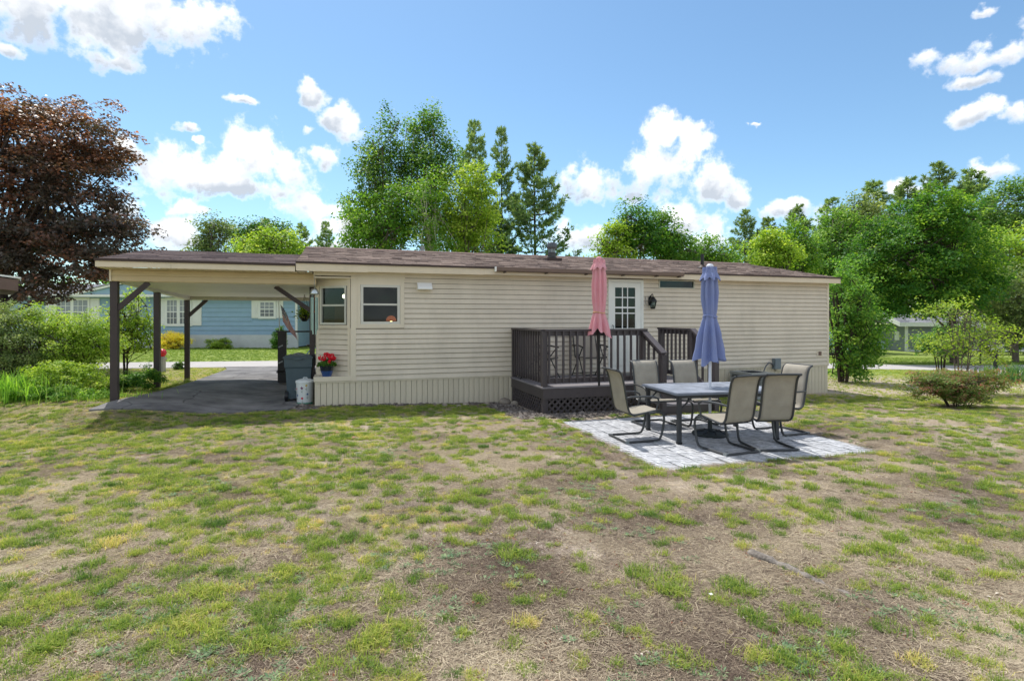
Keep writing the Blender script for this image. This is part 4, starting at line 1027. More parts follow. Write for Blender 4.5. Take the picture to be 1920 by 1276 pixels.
def geranium():
    r = np.random.RandomState(2)
    P = []; 
    for i in range(420):
        a = r.uniform(0, 6.28); q = .17*math.sqrt(r.rand()); P.append((q*math.cos(a), q*math.sin(a), .22+.13*(1-(q/.18)**2)*r.rand()+r.uniform(-.03,.02)))
    leaf_obj('foliage', np.array(P), .055, .05, r, LEAF['garden'], t, up=.6)
    red = mat('geranium_red', lin((206,16,40)), .6, .25, 30)
    for (x, y, z, q) in ((-.12,-.05,.36,.045),(-.055,-.09,.355,.05),(.03,-.02,.41,.055),(.08,-.07,.37,.06),(.12,-.02,.35,.05),(-.02,.06,.41,.05),(.05,-.12,.29,.035),(.10,.06,.39,.05)):
        mb = MB()
        for k in range(26):
            v = r.normal(size=3); v /= np.linalg.norm(v); c = np.array((x,y,z))+v*q*.8; mb.ball(tuple(c), q*.28, 5, 4)
        obj('flower_head', mb, red, t)
# ================================================================== foliage tools
def unit(a): return a/np.maximum(np.linalg.norm(a, axis=1, keepdims=True), 1e-6)
def leaf_quads(P, Nn, L, W, r, fold=.12):
    n = len(P); T = unit(np.cross(Nn, unit(r.normal(size=(n,3))))); B = np.cross(Nn, T)
    L = np.broadcast_to(np.asarray(L, float), (n,))[:,None]; W = np.broadcast_to(np.asarray(W, float), (n,))[:,None]
    V = np.empty((n,4,3)); V[:,0] = P-T*L*.5; V[:,1] = P+B*W*.5+Nn*W*fold-T*L*.06; V[:,2] = P+T*L*.5-Nn*L*.08; V[:,3] = P-B*W*.5+Nn*W*fold-T*L*.06
    return V.reshape(-1,3), np.arange(n*4).reshape(n,4)
def leaf_obj(name, P, L, W, r, m, parent=None, up=.5, out=None, tint=None):
    n = len(P); Nn = r.normal(size=(n,3)); Nn[:,2] = np.abs(Nn[:,2])*.6
    Nn = unit(Nn)*1.0+np.array([0,0,up*1.4])
    if out is not None: Nn = Nn+out
    Nn = unit(Nn)
    s = r.uniform(.65, 1.25, n)
    V, F = leaf_quads(P, Nn, L*s, W*s, r)
    if tint is None: tint = np.clip(r.normal(.5,.2,n), 0, 1)
    return np_obj(name, V, F, m, parent, tint=tint)
LEAF = {}
LEAF['garden'] = leaf_mat('garden_leaf', [(0, lin((40,66,28))), (.5, lin((66,102,44))), (1, lin((112,140,64)))])
LEAF['bright'] = leaf_mat('bright_green_leaf', [(0, lin((52,86,34))), (.5, lin((92,130,48))), (1, lin((146,164,74)))], .45, gain=1.5)
LEAF['lime'] = leaf_mat('lime_green_leaf', [(0, lin((78,108,36))), (.5, lin((124,150,54))), (1, lin((172,182,84)))], .45, gain=1.45)
LEAF['mid'] = leaf_mat('mid_green_leaf', [(0, lin((44,74,32))), (.5, lin((76,112,46))), (1, lin((134,156,80)))], .45, gain=1.55)
LEAF['deep'] = leaf_mat('deep_green_leaf', [(0, lin((32,68,30))), (.5, lin((66,108,42))), (1, lin((136,164,62)))], .45, gain=1.3)
LEAF['grey'] = leaf_mat('grey_green_leaf', [(0, lin((62,82,48))), (.5, lin((98,116,72))), (1, lin((146,154,104)))], .42)
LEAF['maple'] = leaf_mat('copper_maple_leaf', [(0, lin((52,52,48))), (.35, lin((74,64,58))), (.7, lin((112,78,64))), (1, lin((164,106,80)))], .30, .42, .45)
LEAF['needle'] = leaf_mat('pine_needle', [(0, lin((48,74,52))), (.5, lin((84,110,72))), (1, lin((138,152,96)))], .35)
LEAF['yellow'] = leaf_mat('golden_spirea_leaf', [(0, lin((160,156,60))), (.5, lin((214,206,92))), (1, lin((230,202,112)))], .45)
LEAF['azalea'] = leaf_mat('azalea_leaf', [(0, lin((64,84,44))), (.5, lin((98,120,58))), (.72, lin((130,96,78))), (1, lin((150,98,90)))], .38)
LEAF['thuja'] = leaf_mat('arborvitae_leaf', [(0, lin((44,74,34))), (.5, lin((74,112,46))), (1, lin((106,140,62)))], .3)
BARK = {'grey': mat('grey_bark', lin((104,96,88)), .9, .3, 9, .6, 30, stretch=(1,1,.3)), 'dark': mat('dark_bark', lin((70,60,54)), .9, .3, 9, .6, 30, stretch=(1,1,.3)), 'pale': mat('pale_birch_bark', lin((186,180,168)), .8, .25, 7, .3, 30)}
def np_tubes(segs, n=5):
    """segs: list of (points, radii) -> V, F"""
    V = []; F = []; o = 0
    for pts, rad in segs:
        pts = np.asarray(pts, float); k = len(pts)
        d = np.gradient(pts, axis=0); d = unit(d)
        ref = np.where(np.abs(d[:,2:3]) > .9, np.array([[1.,0,0]]), np.array([[0,0,1.]]))
        u = unit(np.cross(d, ref)); w = np.cross(d, u)
        a = np.arange(n)*2*math.pi/n
        ring = pts[:,None,:]+(u[:,None,:]*np.cos(a)[None,:,None]+w[:,None,:]*np.sin(a)[None,:,None])*np.asarray(rad)[:,None,None]
        V.append(ring.reshape(-1,3))
        i, j = np.meshgrid(np.arange(k-1), np.arange(n), indexing='ij'); i = i.ravel(); j = j.ravel(); jn = (j+1) % n
        F.append(np.stack([o+i*n+j, o+i*n+jn, o+(i+1)*n+jn, o+(i+1)*n+j], 1)); o += k*n
    return np.concatenate(V), np.concatenate(F)
def bent(a, b, r, k=5, sag=.12, rad=(.1,.02)):
    a = np.asarray(a, float); b = np.asarray(b, float); t = np.linspace(0,1,k)[:,None]
    L_ = np.linalg.norm(b-a); mid = (r.normal(size=3)*sag*L_*.5)+np.array([0,0,-sag*L_*.35])
    P = a*(1-t)+b*t+mid*(4*t*(1-t))*.5
    return P, np.linspace(rad[0], rad[1], k)
LEAFS, LEAFN = .80, 1.45
def tree_meshes(lobes, seed, ncl, per, leaf, m, bark, trunk_top, trunk_r, clr=.45, flat=.6, base=(0,0,0), up=.5, hollow=.45, stems=1, drop=.0, spread=.0, tintbias=.0, limbs=True):
    """broadleaf tree in local space, base at the origin. lobes: (cx,cy,cz,rx,ry,rz). Returns (trunk V,F), (leaf V,F,T)"""
    r = np.random.RandomState(seed); leaf = leaf*LEAFS; per = per*LEAFN
    vol = np.array([l[3]*l[4]*l[5] for l in lobes])**.75; pick = r.choice(len(lobes), ncl, p=vol/vol.sum())
    Lb = np.array(lobes)[pick]
    d = unit(r.normal(size=(ncl,3))); rad = (hollow+(1-hollow)*r.rand(ncl)**.6)[:,None]
    rad = rad*(1+.17*r.normal(size=(ncl,1)))
    C = Lb[:,:3]+d*rad*Lb[:,3:]
    C = C[C[:,2] > .05*trunk_top]; ncl = len(C)
    sizes = clr*r.uniform(.55,1.35,ncl)
    counts = np.maximum(6, (per*(sizes/clr)**2).astype(int))
    idx = np.repeat(np.arange(ncl), counts); n = len(idx)
    q = unit(r.normal(size=(n,3)))*(r.rand(n)**.45)[:,None]; q[:,2] *= flat
    P = C[idx]+q*sizes[idx][:,None]
    P[:,2] -= drop*(q[:,0]**2+q[:,1]**2)*sizes[idx]
    ctr = (Lb[:ncl,:3]).mean(0)
    out = unit(P-ctr)*.5
    clt = r.normal(0,.13,ncl)
    T = np.clip(.5+tintbias+clt[idx]+r.normal(0,.16,n)+.10*q[:,2], 0, 1)
    Nn = r.normal(size=(n,3))*.75; Nn[:,2] = np.abs(Nn[:,2]); Nn = unit(Nn+out+np.array([0,0,up]))
    s = r.uniform(.65,1.25,n)
    LV, LF = leaf_quads(P, Nn, leaf*s, leaf*.72*s, r)
    segs = []
    tops = []
    for k in range(stems):
        a0 = r.uniform(0,6.28); off = np.array([math.cos(a0), math.sin(a0), 0])*spread*(k > 0)
        tt = np.array([0,0,trunk_top*r.uniform(.70,.86)])+off*2+r.normal(size=3)*np.array([.03,.03,.02])*trunk_top
        segs.append(bent(off*.4+np.array([0,0,-.15]), tt, r, 7, .05, (trunk_r*(1 if k == 0 else .7), trunk_r*.45))); tops.append(segs[-1])
    if limbs:
        sub = r.choice(ncl, min(ncl, 26), replace=False)
        for i in sub:
            st_ = tops[r.randint(len(tops))]; P0 = st_[0]; tgt = C[i]
            hh = P0[:,2]; t = np.clip((tgt[2]*r.uniform(.45,.75)-hh[0])/(hh[-1]-hh[0]+1e-6), .25, 1)
            f = t*(len(P0)-1); a = int(min(math.floor(f), len(P0)-2)); st = P0[a]*(1-(f-a))+P0[a+1]*(f-a)
            segs.append(bent(st, tgt, r, 5, .12, (trunk_r*.30*(1.1-t*.5), trunk_r*.05+.004)))
        for i in r.choice(ncl, min(ncl, 60), replace=False):
            s_ = segs[r.randint(stems, len(segs))] if len(segs) > stems else segs[0]
            segs.append(bent(s_[0][r.randint(2, len(s_[0]))], C[i], r, 4, .1, (.03*trunk_r/.15+.004, .004)))
    tv, tf = np_tubes(segs, 6)
    return (tv, tf), (LV, LF, T), (m, bark)
def tree(name, label, spec, loc, rz=0, scale=1, group=None, cat='tree', crown='crown', stemname='trunk'):
    (tv, tf), (lv, lf, T), (m, bark) = spec
    t = thing(name, label, cat, loc, rz, group)
    np_obj(stemname, tv, tf, bark, t, smooth=True); np_obj(crown, lv, lf, m, t, tint=T)
    t.scale = (scale,)*3 if isinstance(scale, (int,float)) else scale
    return t
def pine_meshes(H_, Rm, seed, m=None, bark=None, whorl=.50, nb=6, tuft=.32, bare=.12, pw=.88, upk=.16, dens=1.0, card=.034):
    r = np.random.RandomState(seed); segs = [(np.stack([np.sin(np.linspace(0,3,9)+seed)*.05*H_/15, np.cos(np.linspace(0,2,9))*.03, np.linspace(-.2,H_,9)],1), np.linspace(H_*.013,.015,9))]
    TP = []; TD = []; TT = []
    z = H_*bare
    while z < H_-.15:
        f = (z-H_*bare)/(H_*(1-bare)); prof = (1-f)**pw*min(1,(f+.12)/.22)
        for b in range(nb):
            if r.rand() < .16: continue
            a = r.uniform(0, 6.283); Lb = Rm*prof*r.uniform(.5,1.35)+.22
            k = 6; t = np.linspace(0,1,k)
            dirv = np.array([math.cos(a), math.sin(a), 0]); side = np.array([-math.sin(a), math.cos(a), 0])
            rise = (upk+.45*f)*Lb
            pts = np.array([0,0,z])+dirv*(t*Lb)[:,None]+np.array([0,0,1])*((t**1.6)*rise-.10*Lb*np.sin(t*3.14))[:,None]+side*(r.normal()*.08*Lb*t**2)[:,None]
            segs.append((pts, np.linspace(.012+.012*Lb, .006, k)))
            nt_ = max(3, int(Lb/tuft*5.2*dens))
            for q in range(nt_):
                tt = r.uniform(.22,1)**.8; fi = tt*(k-1); i0 = min(int(fi), k-2); P = pts[i0]*(1-(fi-i0))+pts[i0+1]*(fi-i0)
                lat = r.normal()*.22*Lb*(1.15-tt)*1.0; P = P+side*lat+dirv*abs(lat)*.5+np.array([0,0,abs(lat)*.12+r.normal()*.05])
                TP.append(P); TD.append(unit((dirv*.9+side*np.sign(lat)*.55+np.array([0,0,.75]))[None])[0]); TT.append(.5+.25*(f-.3)+r.normal()*.14)
        z += whorl*(1.1-.45*f)*r.uniform(.75,1.25)
    for q in range(10): TP.append(np.array([0,0,H_-.05-q*.06])); TD.append(np.array([0,0,1.])); TT.append(.6)
    TP = np.array(TP); TD = np.array(TD); TT = np.array(TT); per = 7; n = len(TP)
    idx = np.repeat(np.arange(n), per); D = unit(TD[idx]*1.0+r.normal(size=(n*per,3))*.52)
    L_ = tuft*r.uniform(.7,1.2,n*per)[:,None]; Bv = unit(np.cross(D, r.normal(size=(n*per,3)))); Wd = card*r.uniform(.7,1.2,n*per)[:,None]
    A = TP[idx]; V = np.empty((n*per,4,3)); V[:,0] = A; V[:,1] = A+D*L_*.5+Bv*Wd; V[:,2] = A+D*L_; V[:,3] = A+D*L_*.5-Bv*Wd
    T = np.clip(TT[idx]+r.normal(0,.12,n*per), 0, 1)
    tv, tf = np_tubes(segs, 5)
    return (tv, tf), (V.reshape(-1,3), np.arange(n*per*4).reshape(-1,4), T), (m or LEAF['needle'], bark or BARK['dark'])
geranium()
# ================================================================== the blue house across the street
BY = 30.8
bh = thing('blue_house', 'long pale blue mobile home with white shutters across the street', 'house', (0, BY, 0))
M['blue'] = mat('blue_lap_siding', lin((146,176,202)), .6, .05, 2, rnd=.02)
M['bluefound'] = mat('grey_white_foundation', lin((206,210,212)), .8, .08, 3)
M['greyshing'] = shingle_mat('grey_shingle_tabs', lin((104,104,110)), lin((146,146,152)))
BX0, BX1 = -29.5, -12.15
wins = [(pxX(86,BY), pxX(187,BY), 'pair'), (pxX(293,BY), pxX(378,BY), 'pair'), (pxX(472,BY), pxX(531,BY), 'single')]
wz = {'pair': (1.30, 2.84), 'single': (1.72, 2.72)}
mb = MB(); mb.box(BX0, BX1, 0.03, 7, .1, 3.05); obj('wall', mb, M['blue'], bh)
mb = MB(); mb.box(BX0-.02, BX1+.02, -.02, .1, -.3, .77); obj('foundation', mb, M['bluefound'], bh)
z = .775; i = 0
while z < 3.0:
    z1 = min(z+.255, 3.05); segs = [(BX0, BX1-.12)]
    for a, b, k in wins+[(pxX(238,BY)-.1, pxX(262,BY)+.1, 'door')]:
        w0, w1 = wz.get(k, (.5, 2.75))
        if z1 > w0+.05 and z < w1-.05:
            ns = []
            for s0, s1 in segs:
                if b <= s0 or a >= s1: ns.append((s0,s1)); continue
                if a > s0: ns.append((s0,a))
                if b < s1: ns.append((b,s1))
            segs = ns
    for s0, s1 in segs: plank('siding_plank', s0, s1, z, z1+.005, M['blue'], bh, v=.03, proud=.035)
    z = z1
mb = MB(); mb.box(BX1-.12, BX1, -.02, .03, .77, 3.05); obj('corner_board', mb, M['white'], bh)
for a, b, k in wins:
    z0, z1 = wz[k]; sw = .52 if k == 'pair' else .38
    for s in (a, b-sw):
        mb = MB(); mb.box(s, s+sw, -.03, .02, z0, z1); sh = obj('shutter', mb, M['white'], bh)
        mb = MB()
        for q in range(12): zz = z0+.08+q*(z1-z0-.16)/12; mb.box(s+.06, s+sw-.06, -.045, -.0305, zz, zz+.06)
        obj('louver', mb, M['white'], sh)
    w0, w1 = a+sw+.01, b-sw-.01
    mb = MB(); mb.box(w0, w1, -.06, .025, z0-.04, z1+.03); fr_ = obj('window_surround', mb, M['white'], bh)
    pan = [(w0+.12, (w0+w1)/2-.09), ((w0+w1)/2+.09, w1-.12)] if k == 'pair' else [(w0+.13, w1-.13)]
    for p0, p1 in pan:
        for q0, q1, nm in ((z0+.10, (z0+z1)/2-.03, 0), ((z0+z1)/2+.03, z1-.12, 1)):
            mb = MB(); mb.box(p0, p1, -.066, -.061, q0, q1); pn = obj('pane', mb, mat('curtained_pane', lin((142,150,160)) if nm else lin((104,112,120)), .15, .15, 6, spec=.6), fr_)
            mb = MB()
            for g in (1,2): x = p0+(p1-p0)*g/3; mb.box(x-.014, x+.014, -.076, -.067, q0, q1)
            zz = (q0+q1)/2; mb.box(p0, p1, -.0765, -.0672, zz-.012, zz+.012)
            obj('muntin', mb, M['white'], fr_)
mb = MB(); mb.box(pxX(238,BY), pxX(262,BY), -.03, .02, .45, 2.7); dr = obj('door', mb, M['white'], bh)
mb = MB(); mb.box(pxX(242,BY), pxX(258,BY), -.036, -.031, 1.6, 2.5); obj('pane', mb, mat('door_pane', lin((120,128,134)), .15), dr)
# roofs: long low roof with eaves to us, and a shallow front gable
mb = MB(); mb.prism([(-.45, 3.02), (3.5, 3.85), (7.4, 3.02), (7.4, 2.95), (3.5, 3.74), (-.45, 2.95)], BX0-.3, BX1+.3, 'x'); rf = obj('roof', mb, M['greyshing'], bh)
shingles('shingle_courses', BX0-.3, BX1+.3, -.46, 3.4, lambda v: 3.025+(3.85-3.02)*(v+.45)/3.95, M['greyshing'], rf, 12, .3, .9)
mb = MB(); mb.box(BX0-.3, BX1+.3, -.48, -.452, 2.90, 3.03); obj('fascia', mb, M['white'], bh)
mb = MB(); mb.box(BX0, BX1, -.45, .02, 2.93, 2.96); obj('soffit', mb, mat('grey_soffit', lin((160,168,170)), .6), bh)
gx0, gx1, gp = pxX(133,BY-.6), pxX(362,BY-.6), pxX(232,BY-.6)
mb = MB(); mb.prism([(gx0, 2.98), (gx1, 2.98), (gp, 3.62)], -.42, .05, 'y'); obj('gable_wall', mb, M['blue'], bh)
for a, b in (((gx0-.15, 2.93), (gp, 3.66)), ((gp, 3.66), (gx1+.15, 2.93))):
    mb = MB(); mb.prism([a, b, (b[0], b[1]+.13), (a[0], a[1]+.13)], -.52, -.42, 'y'); obj('rake_board', mb, M['white'], bh)
    mb = MB(); mb.prism([(a[0], a[1]+.132), (b[0], b[1]+.132), (b[0], b[1]+.18), (a[0], a[1]+.18)], -.55, 2.5, 'y'); obj('gable_roof', mb, M['greyshing'], rf)

# the neighbour seen through the gap beside the bay
nb = thing('brown_house', 'dim grey brown house front with two pale windows glimpsed past the bay corner', 'house', (pxX(575,33), 33, 0))
mb = MB(); mb.box(-.55, 3.2, 0, 4, 0, 3.1); obj('wall', mb, mat('brown_grey_wall', lin((104,96,92)), .8, .1, 2), nb)
mb = MB(); mb.prism([(-.8,3.05),(3.4,3.05),(1.3,3.75)], -.3, 4.2, 'y'); obj('roof', mb, M['shingle'], nb)
for x in (-.33, .50):
    mb = MB(); mb.box(x, x+.38, -.05, .0, 1.7, 2.75); w = obj('window_frame', mb, M['dark'], nb); mb = MB(); mb.box(x+.06, x+.32, -.06, -.051, 2.1, 2.7); obj('pane', mb, mat('pale_pane', lin((190,194,200)), .2), w)
for x in (-.58, -.42):
    pass
mb = MB(); mb.box(-.62, -.50, -.35, -.25, 0, 3.0); obj('white_post', mb, M['white'], nb)

# side porch of the cream house: landing, rail, flag, basket and bicycle
po = thing('side_porch', 'small side porch landing with dark rail posts by the left end of the cream house', 'porch', H(-.6, 4.2, .02), A_H)
mb = MB(); mb.box(-.45, .55, -.5, .9, .30, .36); obj('landing', mb, M['deckboard'], po)
mb = MB(); mb.box(-.42, -.22, -.5, -.36, 0, 1.32); obj('newel_post', mb, M['black'], po)
mb = MB(); mb.box(-.46, .55, -.48, -.40, 1.32, 1.36); mb.box(-.22, .55, -.46, -.41, .62, .66); obj('rail', mb, M['black'], po)
mb = MB(); mb.box(-.40, .5, -.44, -.42, .05, .29); obj('riser', mb, M['black'], po)
for zz in (.55, .95):
    mb = MB(); mb.bar((-.40,-.506,zz),(-.30,-.506,zz+.05), .012, .03); obj('bracket', mb, M['galv'], po)
fx, fy, _ = H(-.98, 3.75)
t = thing('flag', 'small american flag drooping from a short pole beside the side porch', 'flag', (fx, fy, 0), 0)
def flag():
    zt0 = 2.05; 
    mb = MB(); mb.tube([(0,0,1.36),(-.02,0,zt0+.12)], .01, 6); obj('pole', mb, M['white'], t)
    red = mat('flag_red', lin((178,52,62)), .8); wh = mat('flag_white', lin((224,220,220)), .8); bl = mat('flag_blue', lin((52,56,110)), .8); st = mat('flag_star', lin((224,224,228)), .8)
    # stripes hang down along the droop, hoist at the pole
    n = 13; Hh, Ln = .42, .80
    def S(u, v):      # u along the fly, v across the stripes (0 top)
        ang = R(-55)-.35*u; x = .02+Ln*u*math.cos(R(-58))*(1-.12*u)+Hh*v*.10; z = zt0-Ln*u*math.sin(R(58))-Hh*v*(1-.45*u); y = .05*math.sin(u*6+v*2)
        return (x+.0, y, z)
    for i in range(n):
        mb = MB(); k = 10; vs_ = []
        u0 = .4 if i < 7 else 0
        for q in range(k+1):
            u = u0+(1-u0)*q/k; vs_ += [S(u, i/n), S(u, (i+1)/n)]
        mb.add(vs_, [(2*q, 2*q+1, 2*q+3, 2*q+2) for q in range(k)]); obj('stripe', mb, red if i % 2 == 0 else wh, t)
    mb = MB(); vs_ = []
    for q in range(6):
        for w in range(4): vs_.append(S(.4*q/5, 7/13*w/3))
    mb.add(vs_, [(q*4+w, q*4+w+1, (q+1)*4+w+1, (q+1)*4+w) for q in range(5) for w in range(3)]); cn = obj('canton', mb, bl, t)
    mb = MB()
    for q in range(9):
        for w in range(6 if q % 2 == 0 else 5):
            u = .4*(q+.7)/9.6; v = 7/13*((w+.5+(0 if q % 2 == 0 else .5))/6); c = Vector(S(u, v))+Vector((0,-.004,0))
            mb.add([c+Vector((.009*math.cos(a), 0, .009*math.sin(a))) for a in np.linspace(0,6.283,6)[:-1]], [(0,1,2,3,4)])
    obj('star', mb, st, cn)
flag()
hx, hy, _ = H(-.36, 3.2)
t = thing('hanging_basket', 'hanging basket of yellow green flowers beside the bay under the carport', 'hanging plant', (hx, hy, 1.78), 0)
mb = MB(); mb.lathe([(.05,-.16),(.13,-.05),(.15,.0)], 14); obj('basket', mb, M['black'], t)
mb = MB()
for a in (0,2.1,4.2): mb.tube([(.14*math.cos(a),.14*math.sin(a),0),(0,0,.5)], .004, 4)
obj('chain', mb, M['black'], t)
r = np.random.RandomState(3); P = r.normal(size=(500,3))*np.array([.08,.08,.07])+np.array([0,0,.05]); leaf_obj('foliage', P, .06, .04, r, LEAF['lime'], t)
t = thing('bicycle', 'blue bicycle parked by the side porch, mostly hidden behind the bay', 'bicycle', H(-.62, 6.0, .03), A_H+.15)
M['blueframe'] = mat('bicycle_blue', lin((56,80,150)), .35); tyre = M['black']
for x in (-.05, .98):
    mb = MB(); mb.tube([(x+.30*math.cos(a), 0, .33+.30*math.sin(a)) for a in np.linspace(0,6.283,33)[:-1]], .016, 6, closed=True); wl = obj('wheel', mb, M['galv'], t)
    mb = MB(); mb.tube([(x+.325*math.cos(a), 0, .33+.325*math.sin(a)) for a in np.linspace(0,6.283,33)[:-1]], .014, 6, closed=True); obj('tyre', mb, tyre, wl)
    mb = MB()
    for k in range(12): a = k*math.pi/6; mb.tube([(x,0,.33),(x+.29*math.cos(a),0,.33+.29*math.sin(a))], .002, 3)
    obj('spokes', mb, M['galv'], wl)
mb = MB(); J = {'bb':(.42,0,.28),'seat':(.30,0,.78),'head':(.80,0,.80),'r':(-.05,0,.33),'f':(.98,0,.33)}
for a, b in (('bb','seat'),('seat','head'),('bb','head'),('r','bb'),('r','seat'),('head','f')): mb.tube([J[a], J[b]], .016, 6)
obj('frame', mb, M['blueframe'], t)
mb = MB(); mb.prism([(-.12,-.07),(.02,-.03),(.13,-.015),(.13,.015),(.02,.03),(-.12,.07)], .86, .90, 'z'); obj('saddle', mb, tyre, t, loc=(.28,0,0)); mb = MB(); mb.tube([(.30,0,.76),(.28,0,.87)], .013, 6); obj('seat_post', mb, M['galv'], t)
mb = MB(); mb.tube([(.80,0,.8),(.78,0,.98)], .014, 6); mb.tube([(.70,-.28,1.0),(.80,-.1,1.0),(.80,.1,1.0),(.70,.28,1.0)], .012, 6); obj('handlebar', mb, M['galv'], t)

# red ball on its post by the street
gx_, gy_ = pxX(304, 16.6), 16.6
t = thing('ball_post', 'shiny red ball on a short concrete post beside the second carport post', 'garden ornament', (gx_, gy_, tz(gx_, gy_)), 0)
mb = MB(); mb.box(-.07,.07,-.07,.07,-.05,.36); mb.box(-.09,.09,-.09,.09,.36,.42); mb.box(-.06,.06,-.06,.06,.42,.46); obj('post', mb, mat('concrete_post', lin((170,168,160)), .9, .1), t)
mb = MB(); mb.ball((0,0,.57), .125, 18, 12); obj('ball', mb, mat('red_gloss', lin((206,24,44)), .25, .05, coat=.4), t, True)

# neighbour shed at the left edge
sx_, sy_ = -11.85, 12.75
t = thing('brown_shed', 'corner of a brown eaved shed at the left edge under the copper maple', 'shed', (sx_, sy_, 0), .78)
mb = MB(); mb.prism([(-3.5, 3.10), (.25, 2.62), (.25, 2.66), (-3.5, 3.14)], -.2, 3.2, 'y'); obj('roof', mb, M['white'], t)
mb = MB(); mb.prism([(-3.5, 2.72), (.20, 2.34), (.20, 2.60), (-3.5, 3.07)], -.17, 3.1, 'y'); obj('eave', mb, mat('shed_brown', lin((112,92,86)), .7), t)
mb = MB(); mb.box(-3.4, -.35, .0, 2.9, 0, 2.75); obj('wall', mb, M['white'], t)
mb = MB(); mb.box(-.345, -.33, .3, 2.6, .1, 2.3); obj('door', mb, M['dark'], t)

# ================================================================== right side: grey house, fence, lamp posts, rocks, car
GY = 37.0; gz_ = tz(24, GY)
gh = thing('grey_house', 'low grey sided house with white trim and grey roof behind the right lawn', 'house', (0, GY, gz_), 0)
gx0, gx1 = pxX(1697, GY), pxX(2050, GY)
M['greysid'] = mat('grey_lap_siding', lin((128,136,144)), .6, .06, 2, rnd=.03)
eave = pyZ(609, GY)-gz_; top_ = pyZ(587, GY+1.5)-gz_
z = .12
while z < eave-.05:
    plank('siding_plank', gx0, gx1, z, min(z+.15, eave)+.004, M['greysid'], gh, v=0, proud=.02)
    z += .15
mb = MB(); mb.box(gx0-.02, gx1, .002, 3.2, 0, eave); obj('wall', mb, M['greysid'], gh)
mb = MB(); mb.box(gx0, gx1, -.03, 0, -.1, .12); obj('foundation', mb, M['white'], gh)
for x in (gx0-.02,):
    mb = MB(); mb.box(x, x+.2, -.04, .0, .0, eave); obj('corner_board', mb, M['white'], gh)
mb = MB(); mb.prism([(-.35, eave+.16), (1.5, top_), (3.4, eave+.16), (3.4, eave+.10), (-.35, eave+.10)], gx0-.6, gx1, 'x'); rf = obj('roof', mb, M['greyshing'], gh)
shingles('shingle_courses', gx0-.6, gx1, -.36, 1.5, lambda v: eave+.16+(top_-eave-.16)*(v+.35)/1.85, M['greyshing'], rf, 31, .25, .9)
mb = MB(); mb.box(gx0-.6, gx1, -.40, -.352, eave-.10, eave+.17); obj('fascia', mb, M['white'], gh)
mb = MB(); mb.prism([(-.36, eave-.10), (-.36, eave+.18), (1.5, top_+.02), (3.4, eave+.18), (3.4, eave-.1), (1.5, top_-.3)], gx0-.62, gx0-.601, 'x'); obj('rake_board', mb, M['white'], gh)
mb = MB(); mb.box(gx0-.05, gx0-.021, .5, .95, .75, 1.35); obj('window', mb, M['white'], gh)
fz = tz(22, 40)
t = thing('wooden_fence', 'short stretch of brown board fence left of the grey house', 'fence', (pxX(1640, 40), 40, fz), 0)
for i in range(22):
    mb = MB(); mb.box(i*.12, i*.12+.112, 0, .02, 0, 1.0+.02*math.sin(i*3)); obj('board', mb, mat('fence_board', lin((150,112,84)), .8, .15, 6, rnd=.12) if i == 0 else bpy.data.materials['fence_board'], t)
mb = MB(); mb.box(-.1, 2.7, -.03, 0, .12, .2); mb.box(-.1, 2.7, -.03, 0, .75, .83); obj('rail', mb, bpy.data.materials['fence_board'], t)
for x in (-.1, 1.0, 2.6):
    mb = MB(); mb.box(x, x+.1, -.06, -.031, -.1, 1.15); obj('post', mb, M['greysid'], t)
# parked car glimpsed through the bush
cx_, cy_ = pxX(1590, 33), 33.5; cz_ = tz(cx_, cy_)
t = thing('parked_car', 'pale blue parked car half hidden by the bush right of the cream house', 'car', (cx_, cy_, cz_), .1)
cb = mat('car_paint', lin((150,178,196)), .25, .03, coat=.6)
mb = MB(); body = [(-2.1,.35),(2.1,.35),(2.15,.62),(2.0,.82),(1.15,.92),(-1.55,.95),(-2.1,.88),(-2.15,.6)]; mb.prism(body, -.85, .85, 'y'); obj('body', mb, cb, t)
mb = MB(); lo = [(-1.5,-.80,.94),(1.1,-.80,.91),(1.1,.80,.91),(-1.5,.80,.94)]; hi = [(-1.05,-.62,1.42),(.35,-.62,1.44),(.35,.62,1.44),(-1.05,.62,1.42)]; mb.hexa(lo+hi); obj('cabin', mb, cb, t)
mb = MB(); mb.add([(-1.3,-.795,.97),(.85,-.795,.96),(.3,-.655,1.38),(-1.0,-.655,1.38)], [(0,1,2,3)]); mb2 = mb; obj('side_window', mb, M['glassfar'], t, loc=(0,-.008,0))
for x in (-1.35, 1.35):
    for s in (-1, 1):
        mb = MB(); mb.prism([(x+.32*math.cos(a), .32+.32*math.sin(a)) for a in np.linspace(0,6.283,21)[:-1]], s*.76-.1, s*.76+.1, 'y'); wh_ = obj('wheel', mb, M['black'], t)
        mb = MB(); mb.prism([(x+.19*math.cos(a), .32+.19*math.sin(a)) for a in np.linspace(0,6.283,17)[:-1]], s*.865-.01, s*.865+.01, 'y'); obj('rim', mb, M['galv'], wh_)
for s in (-.6, .6):
    mb = MB(); mb.box(2.05, 2.13, s-.15, s+.15, .62, .76); obj('headlight', mb, M['white'], t)
lx, ly = pxX(1867, 21.8), 21.8; lz = tz(lx, ly)
t = thing('lamp_post', 'black lamp post with a pale inverted lantern beside the street', 'lamp post', (lx, ly, lz), 0)
h0 = pyZ(656, ly)-lz; h1 = pyZ(645, ly)-lz; h2 = pyZ(634, ly)-lz
mb = MB(); mb.box(-.055,.055,-.055,.055,-.05,h0); obj('post', mb, M['black'], t)
mb = MB(); mb.hexa([(-.11,-.11,h0),(.11,-.11,h0),(.11,.11,h0),(-.11,.11,h0),(-.2,-.2,h1),(.2,-.2,h1),(.2,.2,h1),(-.2,.2,h1)]); obj('lantern_glass', mb, mat('frosted_pane', lin((196,200,204)), .3), t)
